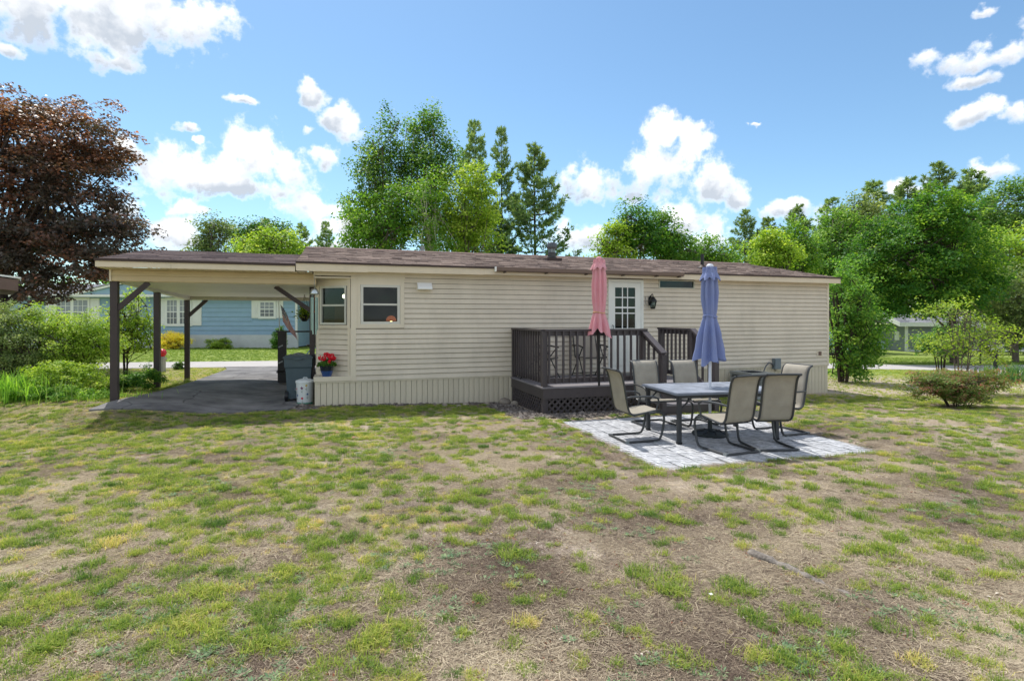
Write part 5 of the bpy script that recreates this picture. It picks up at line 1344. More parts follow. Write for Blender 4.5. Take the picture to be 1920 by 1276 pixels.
mb = MB(); mb.hexa([(-.21,-.21,h1),(.21,-.21,h1),(.21,.21,h1),(-.21,.21,h1),(-.02,-.02,h2),(.02,-.02,h2),(.02,.02,h2),(-.02,.02,h2)])
for a, b in ((-1,-1),(1,-1),(1,1),(-1,1)): mb.bar((a*.11,b*.11,h0),(a*.2,b*.2,h1),.022,.022)
obj('lantern_cap', mb, M['black'], t)
gx2, gy2 = pxX(1872, 26), 27.0; gz2 = tz(gx2, gy2)
t = thing('globe_lamp', 'white round globe lamp on a thin post behind the lamp post', 'lamp post', (gx2, gy2, gz2), 0)
hz_ = pyZ(611, gy2)-gz2
mb = MB(); mb.ball((0,0,hz_), .23, 16, 12); obj('globe', mb, mat('white_globe', lin((232,234,234)), .35), t, True)
mb = MB(); mb.tube([(0,0,-.1),(0,0,hz_-.2)], .04, 8); obj('post', mb, M['black'], t)
def rock(name, label, loc, s, seed, m, group=None, sq=(1,1,.7)):
    mb = MB(); mb.ball((0,0,0), 1, 10, 7); rr_ = np.random.RandomState(seed); d = rr_.normal(size=(5,3)); d /= np.linalg.norm(d, axis=1)[:,None]; k = rr_.uniform(.6,.9,5)
    vs_ = []
    for v in mb.v:
        p = np.array(v)
        for di, ki in zip(d, k):
            q = p.dot(di)
            if q > ki: p = p-di*(q-ki)
        p = p*(1+.05*math.sin(p[0]*7+seed)*math.cos(p[1]*6)); vs_.append((p[0]*s*sq[0], p[1]*s*sq[1], p[2]*s*sq[2]))
    mb.v = vs_; return tag(obj(name, mb, m, None, True, loc=loc, rot=(0,0,seed*1.3)), label, 'rock', group)
pale = mat('pale_boulder', lin((206,200,200)), .9, .12, 5, .4, 30)
for px, py, s, lb in ((1832,702,.30,'pale boulder at the street edge just right of the azalea crown'),(1878,700,.36,'largest pale boulder at the street edge below the lamp post'),(1917,697,.34,'pale boulder at the right picture edge by the iris clump')):
    Y = 18.0; x = pxX(px, Y); rock('boulder', lb, (x, Y, tz(x, Y)+.06), s, int(px) % 7+1, pale, 'pale boulders along the street', (1.25,1,.75))
for k, (u, v, s, lb) in enumerate(((3.75,-.22,.13,'largest rounded grey stone leaning at the deck and skirting corner'),(3.90,-.42,.085,'tan stone lying just before the deck lattice'),(2.90,-.30,.07,'brown rounded stone in the gravel left of the deck'),(2.72,-.45,.055,'small tan stone at the gravel edge left of the deck'),(2.45,-.33,.07,'flat pale stone farthest left in the gravel'),(3.35,-.28,.065,'dark stone between the rounded stones by the skirting'))):
    x, y, _ = H(u, v); rock('stone', lb, (x, y, tz(x,y)+s*.3), s, k+2, M['stone'], 'stones by the deck corner')
# ================================================================== trees and shrubs
def at(px, py, Y): return (pxX(px, Y), Y, pyZ(py, Y))
def lobes_px(L_, Y, base, depth=.8):
    """crown lobes given by their picture centre and radii at distance Y -> local lobes about a base point"""
    out = []
    for l in L_:
        px, py, rx, ry = l[:4]; dy = l[4] if len(l) > 4 else 0
        s = Y/1020; out.append((pxX(px, Y)-base[0], dy, pyZ(py, Y)-base[2], rx*s, max(rx, ry)*s*depth, ry*s))
    return out
LEAF['garden2'] = leaf_mat('bush_leaf', [(0, lin((44,82,36))), (.5, lin((84,124,50))), (1, lin((144,168,76)))], .45)
# copper maple at the left
Y = 17.0; bx_, by_ = -16.4, 17.6; base = (bx_, by_, tz(bx_, by_))
lob = lobes_px([(20,330,175,150,.2),(60,240,120,80,.3),(150,330,80,75,0),(170,445,105,70,-.2),(60,460,150,70,0),(140,245,60,60,.3),(235,440,45,30,-.1),(-90,330,150,180,.5),(70,535,70,32,-.5),(185,512,40,24,-.3),(10,510,70,45,-.3)], Y, base)
sp = tree_meshes(lob, 5, 700, 74, .14, LEAF['maple'], BARK['dark'], 4.4, .26, .52, .38, up=.75, hollow=.5, drop=.35, tintbias=-.08)
# upper leaves tinted lighter and redder, the sunlit top painted into the colour
(tv, tf), (lv, lf, T), mm = sp
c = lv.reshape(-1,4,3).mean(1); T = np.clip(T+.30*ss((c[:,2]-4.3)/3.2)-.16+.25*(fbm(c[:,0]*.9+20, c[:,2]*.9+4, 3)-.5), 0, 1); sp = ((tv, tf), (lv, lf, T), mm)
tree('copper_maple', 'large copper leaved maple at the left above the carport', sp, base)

# tall trees behind the roof
def bl(px_l, Y, m, seed, ncl, per, leaf, lb, nm='broadleaf_tree', bark='grey', group='trees behind the houses', clr=.75, **kw):
    cx = np.mean([l[0] for l in px_l[:1]]); bx = pxX(cx, Y); base = (bx, Y, tz(bx, Y)-.1)
    lob = lobes_px(px_l, Y, base); top = max(l[2]+l[5]*.55 for l in lob)
    sp = tree_meshes(lob, seed, ncl, per, leaf, LEAF[m], BARK[bark], top, kw.pop('tr', .16), clr, **kw)
    return tree(nm, lb, sp, base, group=group)
bl([(722,330,42,95),(705,350,60,75),(725,235,26,45),(690,300,30,40),(672,385,40,38),(745,300,30,50),(700,440,50,35)], 33, 'mid', 21, 330, 22, .21, 'tall loose topped poplar at the left of the clump behind the roof', 'poplar_tree', 'grey', clr=.52, hollow=.3, stems=4, spread=.35, flat=.9, tr=.11)
bl([(800,300,50,85),(780,235,34,40),(812,245,34,48),(838,300,32,55),(770,330,40,60),(820,400,50,60)], 34, 'mid', 22, 360, 23, .21, 'tall poplar right of the loose topped one with a twin top', 'poplar_tree', 'grey', clr=.52, hollow=.3, stems=4, spread=.35, flat=.9, tr=.11)
bl([(875,390,52,70),(890,350,36,45),(850,440,55,50),(905,430,32,50)], 31, 'lime', 23, 250, 34, .19, 'bright yellow green tree between the poplars and the pines', 'broadleaf_tree', clr=.6)
bl([(715,420,72,62),(760,390,50,60),(690,455,50,40)], 30.5, 'bright', 24, 270, 34, .19, 'bushy green tree low on the left side of the poplar clump', 'broadleaf_tree', clr=.62)
bl([(803,410,38,72),(800,360,26,45),(815,450,45,40)], 29.5, 'bright', 25, 130, 26, .17, 'slender white stemmed birch in front of the poplars', 'birch_tree', 'pale', clr=.5, tr=.11, hollow=.3)
# pines right of them
pm = [pine_meshes(15.5, 3.3, 31), pine_meshes(15, 2.7, 32, bare=.2, nb=5), pine_meshes(14, 3.6, 33, upk=.22)]
pine_src = []
def pine(i, px, pt, Y, lb, wid=1., group='pines behind the houses', m=None):
    x = pxX(px, Y); zb = tz(x, Y)-.1; H0 = [15.5,15,14][i]; s = (pyZ(pt, Y)-zb)/H0
    if len(pine_src) <= i or pine_src[i] is None:
        while len(pine_src) <= i: pine_src.append(None)
        pine_src[i] = tree('pine_tree', lb, pm[i], (x, Y, zb), group=group); t = pine_src[i]; t.scale = (s*wid, s*wid, s)
    else:
        t = dup(pine_src[i], (x, Y, zb), px*.7, lb, group, (s*wid, s*wid, s))
    return t
pine(0, 890, 228, 41, 'dark pine just right of the poplar clump, tallest of the three', .78)
pine(1, 940, 240, 42, 'slim pine in the middle of the three behind the roof vent', .72)
pine(2, 1003, 270, 40, 'broad open pine with swept branches above the roof vent', .98)
# left background trees above the carport roof
bl([(402,440,30,36),(395,470,34,20)], 44, 'grey', 41, 120, 22, .26, 'thin crowned tree above the carport roof, farthest left', 'broadleaf_tree', clr=.8)
bl([(470,445,42,26),(520,440,36,24)], 48, 'deep', 42, 150, 24, .28, 'dark rounded tree above the middle of the carport roof', 'broadleaf_tree', clr=.9)
bl([(470,458,20,20),(503,452,20,27),(540,455,18,24),(490,472,56,13),(560,470,16,12)], 40, 'lime', 43, 170, 26, .24, 'bright yellow green tree peeping over the carport roof', 'broadleaf_tree', clr=.7)
pine(2, 565, 418, 52, 'bluish pine between the bright tree and the roof end', .9)
pine(0, 611, 416, 55, 'small pine at the left end of the cream roof ridge', .95)
pine(1, 497, 410, 56, 'pine behind the dark rounded tree above the carport', 1.3)
# right of the pines
bl([(1195,410,38,36),(1210,450,50,36),(1170,445,26,36)], 34, 'deep', 51, 190, 28, .21, 'dark green tree with a rounded top right of the pink parasol', 'broadleaf_tree', clr=.62)
bl([(1145,445,28,34),(1150,475,36,24)], 33, 'lime', 52, 110, 26, .19, 'small bright tree left of the dark rounded one', 'broadleaf_tree', clr=.55)
bl([(1250,445,42,40),(1270,470,44,30),(1240,420,18,24)], 35, 'mid', 53, 190, 28, .21, 'mid green tree right of the dark rounded one', 'broadleaf_tree', clr=.62)
bl([(1335,480,50,34),(1310,490,40,26)], 38, 'bright', 54, 150, 26, .23, 'light green tree beyond the vent pipe', 'broadleaf_tree', clr=.7)
bl([(1452,480,42,40),(1440,455,26,26)], 33, 'lime', 55, 170, 28, .2, 'bright lime tree right of the blue parasol top', 'broadleaf_tree', clr=.58)
bl([(1490,455,34,40),(1500,490,40,30)], 36, 'bright', 56, 150, 28, .22, 'green maple just right of the lime tree', 'broadleaf_tree', clr=.65)
bl([(1560,470,44,60),(1575,420,36,40),(1545,500,40,30)], 44, 'mid', 57, 230, 26, .27, 'grey green wood edge tree left of the big maple', 'broadleaf_tree', clr=.85)
bl([(1600,430,38,50),(1620,400,34,40)], 47, 'grey', 58, 180, 26, .28, 'pale green tree high behind the big maple, left side', 'broadleaf_tree', clr=.85)
pine(0, 1397, 394, 46, 'dark pine standing above the vent pipe', 1.15)
pine(1, 1440, 408, 50, 'thin pine between the two dark ones on the right', 1.3)
pine(2, 1494, 384, 50, 'spreading pine behind the lime tree', 1.0)
pine(0, 1560, 372, 52, 'pine rising left of the tallest wood', 1.3)
pine(1, 1637, 340, 52, 'slim dark pine left of the big maple top', 1.4)
pine(2, 1700, 334, 54, 'pine at the left shoulder of the big maple', 1.15)
pine(0, 1760, 306, 52, 'tallest pine right above the big maple', 1.25)
pine(2, 1822, 318, 54, 'feathery pine right of the tallest one', 1.2)
# big maple and its neighbours
bl([(1790,460,80,80),(1740,420,70,60),(1690,470,80,70),(1730,522,105,55),(1650,535,55,44),(1815,530,55,44),(1640,480,40,40),(1760,370,40,30),(1612,505,34,44),(1862,520,34,40),(1700,572,60,18),(1645,578,36,16),(1790,575,50,16)], 27, 'deep', 61, 720, 48, .17, 'huge dark green maple on the right behind the grey house lawn', 'maple_tree', 'dark', clr=.62, flat=.34, drop=.5, up=.8, hollow=.55, tr=.2)
bl([(1890,400,60,60),(1930,380,60,50),(1860,440,40,40)], 46, 'mid', 62, 260, 26, .28, 'grey green broadleaf tree at the upper right edge', 'broadleaf_tree', clr=.9)
bl([(1900,470,60,50),(1930,520,60,50)], 33, 'lime', 63, 230, 28, .2, 'bright tree at the right edge below the grey green one', 'broadleaf_tree', clr=.62)
bl([(1905,560,70,60),(1940,600,70,50),(1850,585,40,35)], 28, 'grey', 64, 380, 34, .15, 'feathery pale green tree at the right edge above the lamp post', 'broadleaf_tree', clr=.5, flat=.4, drop=.6)
bl([(1600,590,34,40),(1622,560,34,40)], 36, 'mid', 65, 140, 26, .2, 'dim green tree behind the bush at the right end of the cream house', 'broadleaf_tree', clr=.6)
# far wood closing the view behind everything
def far_wood():
    r = np.random.RandomState(77); P = []; T = []
    for i in range(950):
        x = r.uniform(-95, 110); Y = r.uniform(58, 75)
        h = 5.2+ss((x-14)/26)*6.0+2.0*fbm(x*.12, 3.) if x > -12 else 5.0+2.4*float(fbm(x*.15, 9.))
        z = r.uniform(.1, 1)**.7*float(h); n = 42; q = unit(r.normal(size=(n,3)))*(r.rand(n)**.4)[:,None]*np.array([1.5,1.3,1.0])
        P.append(np.array([x, Y, z])+q); T.append(np.full(n, r.normal(.42,.16)))
    P = np.concatenate(P); T = np.clip(np.concatenate(T)+r.normal(0,.12,len(P)), 0, 1)
    o = leaf_obj('far_woods', P, .5, .36, r, LEAF['mid'], None, .5, tint=T); tag(o, 'dense green wood beyond the houses', None, kind='stuff')
far_wood()

# shrubs
def shrub(nm, lb, px_l, Y, m, seed, ncl, per, leaf, bark='dark', clr=.22, stems=5, group=None, cat='shrub', basepx=None, **kw):
    bx = pxX(basepx if basepx is not None else px_l[0][0], Y); base = (bx, Y, tz(bx, Y)-.02)
    lob = lobes_px(px_l, Y, base); top = max(l[2]+l[5]*.4 for l in lob)
    sp = tree_meshes(lob, seed, ncl, per, leaf, LEAF[m], BARK[bark], max(top, .15), kw.pop('tr', .03), clr, stems=stems, spread=kw.pop('spread', .10), **kw)
    return tree(nm, lb, sp, base, group=group, cat=cat, crown='foliage', stemname='stems')
shrub('leafy_bush', 'tall leafy bush on many stems at the right end of the cream house', [(1592,560,40,70),(1612,600,34,46),(1585,640,46,38),(1586,524,32,36),(1588,694,36,24),(1612,680,28,26),(1632,612,32,44),(1636,650,26,28)], 16.6, 'garden2', 71, 300, 30, .10, clr=.27, stems=9, spread=.22, basepx=1580, tr=.06, hollow=.3)
shrub('azalea_bush', 'low spreading azalea with faded reddish flowers on the right lawn', [(1795,715,80,26),(1740,722,42,24),(1800,738,60,20),(1865,710,38,20)], 11.6, 'azalea', 72, 420, 34, .048, clr=.13, stems=14, spread=.2, basepx=1795, tr=.014, flat=.5, hollow=.2)
shrub('dogwood_shrub', 'loose lime leaved shrub with bare stems behind the azalea', [(1770,580,60,26),(1840,610,50,26),(1890,630,46,24),(1800,640,70,24),(1740,640,50,22),(1760,555,24,14),(1850,660,50,20)], 14.2, 'lime', 73, 190, 11, .085, 'grey', clr=.24, stems=5, spread=.12, basepx=1800, tr=.022, hollow=.25)
shrub('low_shrub', 'soft grey green shrub before the wall of the grey house', [(1770,640,44,26),(1750,650,30,16)], 19, 'garden', 74, 110, 30, .09, clr=.22, basepx=1765)
for k, (px, py, rx, ry, lb) in enumerate(((1855,640,16,20,'dark clipped yew bush before the grey house, left of the lamp post'),(1898,640,18,20,'dark clipped yew bush before the grey house, right of the lamp post'))):
    shrub('yew_bush', lb, [(px,py,rx,ry)], 34, 'deep', 75+k, 60, 40, .12, clr=.25, group='yews by the grey house')
for k, (px, rx, lb) in enumerate(((1772,8,'narrow dark arborvitae at the grey house wall, left one'),(1805,9,'narrow dark arborvitae at the grey house wall, right one'))):
    shrub('narrow_conifer', lb, [(px,625,rx,36),(px,645,rx+2,18)], 33, 'thuja', 79+k, 60, 40, .11, clr=.22, group='arborvitae at the grey house')
# left bank
shrub('large_bush', 'big dusty green bush at the left edge below the copper maple', [(20,625,66,58),(60,650,50,46),(10,690,60,30),(-40,640,60,70)], 11.0, 'grey', 81, 420, 40, .05, clr=.17, stems=8, basepx=20)
shrub('bright_bush', 'bright green bush left of the front carport post', [(140,650,66,44),(110,625,50,30),(185,640,44,40),(120,690,60,26),(90,608,56,36),(165,612,40,30)], 11.4, 'lime', 82, 420, 40, .052, clr=.17, stems=8, basepx=140)
shrub('young_maple', 'thin branched young tree between the first two carport posts', [(232,600,44,34),(245,565,26,24),(270,610,24,30),(215,640,30,28),(265,640,30,26)], 12.9, 'lime', 83, 190, 16, .075, 'dark', clr=.2, stems=3, spread=.1, basepx=236, tr=.03, hollow=.25)
shrub('fern_clump', 'fern like green clump at the foot of the bright bush', [(120,702,66,27),(75,712,50,26),(165,722,44,24)], 10.4, 'lime', 84, 240, 34, .05, clr=.12, stems=12, spread=.2, basepx=120, tr=.006, flat=.5, limbs=False)
shrub('garden_plants', 'low green plants between the front and the second carport post', [(255,712,40,16),(225,715,30,18),(275,700,24,14),(205,735,30,16)], 11.3, 'deep', 85, 170, 34, .05, clr=.10, stems=10, spread=.2, basepx=250, tr=.006, limbs=False)
shrub('weedy_plants', 'pale weedy plants at the front of the left bank', [(70,738,60,18),(130,742,55,17),(185,745,34,15)], 9.85, 'bright', 86, 260, 30, .045, clr=.08, stems=10, spread=.2, basepx=90, tr=.004, limbs=False)
shrub('golden_shrub', 'rounded golden yellow shrub before the blue house', [(325,640,28,17)], 29.6, 'yellow', 91, 120, 40, .10, clr=.22, basepx=325)
shrub('ball_shrub', 'small round yellow green shrub before the blue house foundation', [(411,645,19,11)], 29.8, 'lime', 92, 70, 40, .09, clr=.18, basepx=411)
shrub('arborvitae', 'dense egg shaped arborvitae at the right end of the blue house', [(523,637,13,18),(523,645,14,12),(523,622,8,10)], 29.6, 'thuja', 93, 130, 50, .08, clr=.16, basepx=523)
shrub('small_plant', 'little dark leafed plant by the street under the carport', [(335,688,9,9)], 17.3, 'garden', 94, 30, 20, .07, clr=.08, basepx=335, tr=.008)
def blades_np(P, Hh, W, r, lean=.35, k=2):
    """grass blades: k segments tapering; P (n,3) feet"""
    n = len(P); a = r.uniform(0, 6.283, n); d = np.stack([np.cos(a), np.sin(a), np.zeros(n)], 1); s = np.stack([-np.sin(a), np.cos(a), np.zeros(n)], 1)
    Hh = np.asarray(Hh)[:,None]; W = np.asarray(W)[:,None]; ln = (lean*r.uniform(.2,1.6,n))[:,None]
    m1 = P+d*Hh*ln*.30+np.array([0,0,1])*Hh*.55; tp = P+d*Hh*ln*1.0+np.array([0,0,1])*Hh*(1-.3*ln)
    V = np.empty((n,6,3)); V[:,0] = P-s*W; V[:,1] = P+s*W; V[:,2] = m1+s*W*.8; V[:,3] = m1-s*W*.8; V[:,4] = tp+s*W*.1; V[:,5] = tp-s*W*.1
    b = (np.arange(n)*6)[:,None]; F = np.concatenate([b+np.array([[0,1,2,3]]), b+np.array([[3,2,4,5]])], 1).reshape(-1,4)
    return V.reshape(-1,3), F
BLADE = leaf_mat('grass_blade', [(0, lin((72,100,50))), (.35, lin((112,132,60))), (.65, lin((148,154,78))), (.85, lin((178,166,108))), (1, lin((190,172,130)))], .40, .6, .15, .1, 1.5)
def blade_clump(nm, lb, px, Y, n, h, w, spread, m, seed, cat='plant', lean=.35):
    r = np.random.RandomState(seed); x = pxX(px, Y); base = np.array([x, Y, tz(x, Y)])
    P = r.normal(size=(n,3))*np.array([spread, spread*.6, 0]); V, F = blades_np(P, h*r.uniform(.6,1.15,n), w*r.uniform(.7,1.2,n), r, lean)
    o = np_obj(nm, V, F, m, None, tint=np.repeat(np.clip(r.normal(.35,.2,n),0,1),2)); o.location = base; return tag(o, lb, cat)
BANKG = leaf_mat('bank_grass_blade', [(0, lin((72,112,42))), (.5, lin((112,148,56))), (1, lin((170,180,92)))], .45, .5, .2)
IRIS = leaf_mat('iris_blade', [(0, lin((58,92,58))), (.5, lin((92,124,72))), (1, lin((138,158,92)))], .35, .5, .2)
blade_clump('tall_grass', 'clump of long arching grass blades at the left edge of the bank', 8, 9.7, 420, .56, .009, .34, BANKG, 1, lean=.55)
blade_clump('tall_grass', 'silvery upright stalks in front of the fern clump', 100, 9.9, 90, .45, .006, .34, LEAF['grey'], 2, lean=.25)
blade_clump('iris_leaves', 'upright iris leaves by the boulders at the street', 1905, 17.2, 160, .62, .018, .26, IRIS, 3)
blade_clump('iris_leaves', 'smaller iris leaf clump left of the largest boulder', 1852, 17.6, 90, .5, .016, .18, IRIS, 4)
blade_clump('bank_grass', 'grassy tufts at the foot of the carport posts and bank', 170, 10.1, 300, .16, .005, .5, BANKG, 6, lean=.5)

# ================================================================== lawn: grass, straw, weeds (scattered copies of small tufts)
STRAW = leaf_mat('dry_straw', [(0, lin((88,74,66))), (.5, lin((144,130,112))), (1, lin((194,180,156)))], .1, .8, .1, .05, 1.15)
def inst_mat(m):
    """use the tint carried by each scattered copy"""
    nt = m.node_tree
    at_ = [n for n in nt.nodes if n.type == 'ATTRIBUTE'][0]
    a2 = nt.nodes.new('ShaderNodeAttribute'); a2.attribute_type = 'INSTANCER'; a2.attribute_name = 'itint'
    ad = nt.nodes.new('ShaderNodeMath'); ad.operation = 'ADD'; ad.use_clamp = True
    cr = at_.outputs['Fac'].links[0].to_socket
    nt.links.new(at_.outputs['Fac'], ad.inputs[0]); nt.links.new(a2.outputs['Fac'], ad.inputs[1]); nt.links.new(ad.outputs[0], cr)
    return m
inst_mat(BLADE); inst_mat(STRAW)
WEED = inst_mat(leaf_mat('weed_leaf', [(0, lin((74,98,70))), (.5, lin((104,126,92))), (1, lin((140,154,112)))], .3, .6, .2))
LITTER = inst_mat(leaf_mat('lawn_litter_bits', [(0, lin((96,58,44))), (.4, lin((150,100,78))), (.7, lin((170,150,130))), (1, lin((226,220,210)))], .1, .8, .15, 0, 1))
srcc = bpy.data.collections.new('lawn_sources')          # not linked to the scene: only copies are drawn
def src(nm, V, F, m, T):
    o = np_obj(nm, V, F, m, None, tint=T); col.objects.unlink(o); return o
def make_srcs(kind, nvar):
    c = bpy.data.collections.new('lawn_'+kind)
    for k in range(nvar):
        r = np.random.RandomState(100+k*7+len(kind))
        if kind == 'tufts':
            n = [22,30,18,34][k % 4]; sp = [.016,.022,.014,.026][k % 4]
            P = r.normal(size=(n,3))*np.array([sp,sp,0]); V, F = blades_np(P, r.uniform(.022,.058,n), r.uniform(.0012,.0021,n), r, .8); T = np.repeat(r.normal(0,.10,n),2)+np.tile([-.05,.12],n); m = BLADE
        elif kind == 'litter':
            n = 3; P = r.normal(size=(n,3))*.02; P[:,2] = .008; Nn = unit(r.normal(size=(n,3))*.4+np.array([0,0,1.])); V, F = leaf_quads(P, Nn, r.uniform(.012,.03,n), r.uniform(.006,.014,n), r, .3); T = np.zeros(n); m = LITTER
        elif kind == 'straw':
            n = 46; P = r.uniform(-.13,.13,(n,3)); P[:,2] = r.uniform(.002,.014,n); a = r.uniform(0,6.283,n); L_ = r.uniform(.02,.085,n); el = r.normal(0,.12,n)
            d = np.stack([np.cos(a)*np.cos(el), np.sin(a)*np.cos(el), np.sin(el)],1)*L_[:,None]; s = np.stack([-np.sin(a), np.cos(a), np.zeros(n)],1)*r.uniform(.0007,.0015,n)[:,None]
            bd = np.cross(d, s*40)*.25*r.normal(size=(n,1))
            V = np.empty((n,4,3)); V[:,0] = P-d/2-s; V[:,1] = P-d/2+s; V[:,2] = P+d/2+s; V[:,3] = P+d/2-s; V[:,:,2] = np.maximum(V[:,:,2], .001); V = V.reshape(-1,3); F = np.arange(n*4).reshape(n,4); T = r.normal(0,.2,n); m = STRAW
        else:
            n = 14; a = np.arange(n)*2.4+r.uniform(0,.5,n); q = r.uniform(.008,.034,n); P = np.stack([q*np.cos(a), q*np.sin(a), .006+.25*q],1)
            Nn = unit(np.stack([-.35*np.cos(a), -.35*np.sin(a), np.ones(n)],1)+r.normal(size=(n,3))*.15)
            T_ = np.stack([np.cos(a), np.sin(a), np.full(n,.3)],1); T_ = unit(T_-Nn*(T_*Nn).sum(1,keepdims=True)); B = np.cross(Nn, T_); L_ = r.uniform(.016,.040,n)[:,None]
            V = np.empty((n,4,3)); V[:,0] = P-T_*L_*.5; V[:,1] = P+B*L_*.15; V[:,2] = P+T_*L_*.5; V[:,3] = P-B*L_*.15; V = V.reshape(-1,3); F = np.arange(n*4).reshape(n,4); T = np.clip(.4+r.normal(0,.2,n),0,1); m = WEED
        c.objects.link(src('lawn_'+kind+'_source', V, F, m, T))
    return c
def scatter(name, label, P, scale, rot, tint, c, m):
    me = bpy.data.meshes.new(name); me.vertices.add(len(P)); me.vertices.foreach_set('co', np.asarray(P, np.float32).ravel())
    for an, tp, arr in (('itint','FLOAT',tint),('isc','FLOAT',scale),('irot','FLOAT',rot)):
        a = me.attributes.new(an, tp, 'POINT'); a.data.foreach_set('value', np.asarray(arr, np.float32))
    o = link(name, me); me.materials.append(m)
    ng = bpy.data.node_groups.new(name+'_scatter', 'GeometryNodeTree'); N = ng.nodes.new; L = ng.links.new
    ng.interface.new_socket('Geometry', in_out='INPUT', socket_type='NodeSocketGeometry'); ng.interface.new_socket('Geometry', in_out='OUTPUT', socket_type='NodeSocketGeometry')
    gi = N('NodeGroupInput'); go = N('NodeGroupOutput'); ip = N('GeometryNodeInstanceOnPoints'); ci = N('GeometryNodeCollectionInfo')
    ci.inputs['Collection'].default_value = c; ci.inputs['Separate Children'].default_value = True; ci.inputs['Reset Children'].default_value = True
    ip.inputs['Pick Instance'].default_value = True
    def named(n): q = N('GeometryNodeInputNamedAttribute'); q.data_type = 'FLOAT'; q.inputs['Name'].default_value = n; return q.outputs['Attribute']
    rv = N('FunctionNodeRandomValue'); rv.data_type = 'INT'; rv.inputs['Min'].default_value = 0; rv.inputs['Max'].default_value = len(c.objects)-1
    ints = [i for i in rv.inputs if i.type == 'INT' and i.name in ('Min','Max')]; ints[0].default_value = 0; ints[1].default_value = len(c.objects)-1
    iv = [q for q in rv.outputs if q.type == 'INT'][0]
    cx = N('ShaderNodeCombineXYZ'); L(named('irot'), cx.inputs[2])
    L(gi.outputs[0], ip.inputs['Points']); L(ci.outputs[0], ip.inputs['Instance']); L(iv, ip.inputs['Instance Index'])
    L(cx.outputs[0], ip.inputs['Rotation']); L(named('isc'), ip.inputs['Scale']); L(ip.outputs[0], go.inputs[0])
    md = o.modifiers.new('scatter', 'NODES'); md.node_group = ng
    return tag(o, label, None, kind='stuff')
def in_house(x, y, m=.0):
    u = (x-HO[0])*CU+(y-HO[1])*SU; v = -(x-HO[0])*SU+(y-HO[1])*CU
    a = (u > -.1-m) & (u < UL+m) & (v > -.02-m) & (v < BACK+m)
    return a | ((u > DU0-.05) & (u < DU1+.05) & (v > DV0-.03) & (v < .1)) | ((u > 6.05) & (u < 7.15) & (v > DV0-.62) & (v < 0))
def in_patio(x, y, e=0):
    p = (x-PAT[0])*math.cos(PAT_A)+(y-PAT[1])*math.sin(PAT_A); q = -(x-PAT[0])*math.sin(PAT_A)+(y-PAT[1])*math.cos(PAT_A)
    return (p > -e) & (p < 3.27+e) & (q > -e) & (q < 3.1+e)
LdA, RdA = np.array(Ld), np.array(Rd)
def in_drive(x, y):
    xl = np.interp(y, LdA[:,1], LdA[:,0]); xr = np.interp(y, RdA[:,1], RdA[:,0]); t = np.clip((x-LdA[0,0])/(RdA[0,0]-LdA[0,0]), 0, 1); y0 = LdA[0,1]+(RdA[0,1]-LdA[0,1])*t
    return (x > xl-.03) & (x < xr+.03) & (y > y0-.02)
def in_gravel(x, y):
    u = (x-HO[0])*CU+(y-HO[1])*SU; v = -(x-HO[0])*SU+(y-HO[1])*CU
    n_ = (fbm(x*2.2, y*2.2)-.5)*.5
    a = (u > -.8) & (u < 4.2) & (v > -.20+n_*.5-.45*ss((u-2.9)/1.0)) & (v < .1)
    b = (u > 3.4) & (u < 6.1) & (v > DV0-.52+n_) & (v < DV0+.1)
    c = (u > -1.0) & (u < .1) & (v > -.3+n_*.5) & (v < 1.2)
    d = (u > 3.3) & (u < 4.0) & (v > -2.1+n_) & (v < .1)
    return a | b | c | d
def cloud(n, y0, y1, r, pw=1.0, halfw=.99):
    """random points over the yard, denser near the camera side of the yard"""
    Y = (y0**pw+(y1**pw-y0**pw)*r.rand(n))**(1/pw); X = Y*r.uniform(-1,1,n)*halfw+r.normal(size=n)*.1
    return X, Y
def ground_z(x, y):
    lawn = ss((11-y)/3)*ss((9-np.abs(x-1))/3)*(y < 9.3)
    lawn = np.where(in_patio(x, y, .29), 0, lawn)
    return terrain(x, y)+lawn*((fbm(x*.9+3, y*.9)-.5)*.05)
def keep(x, y): return ~(in_house(x, y) | in_patio(x, y, -.03) | in_drive(x, y))
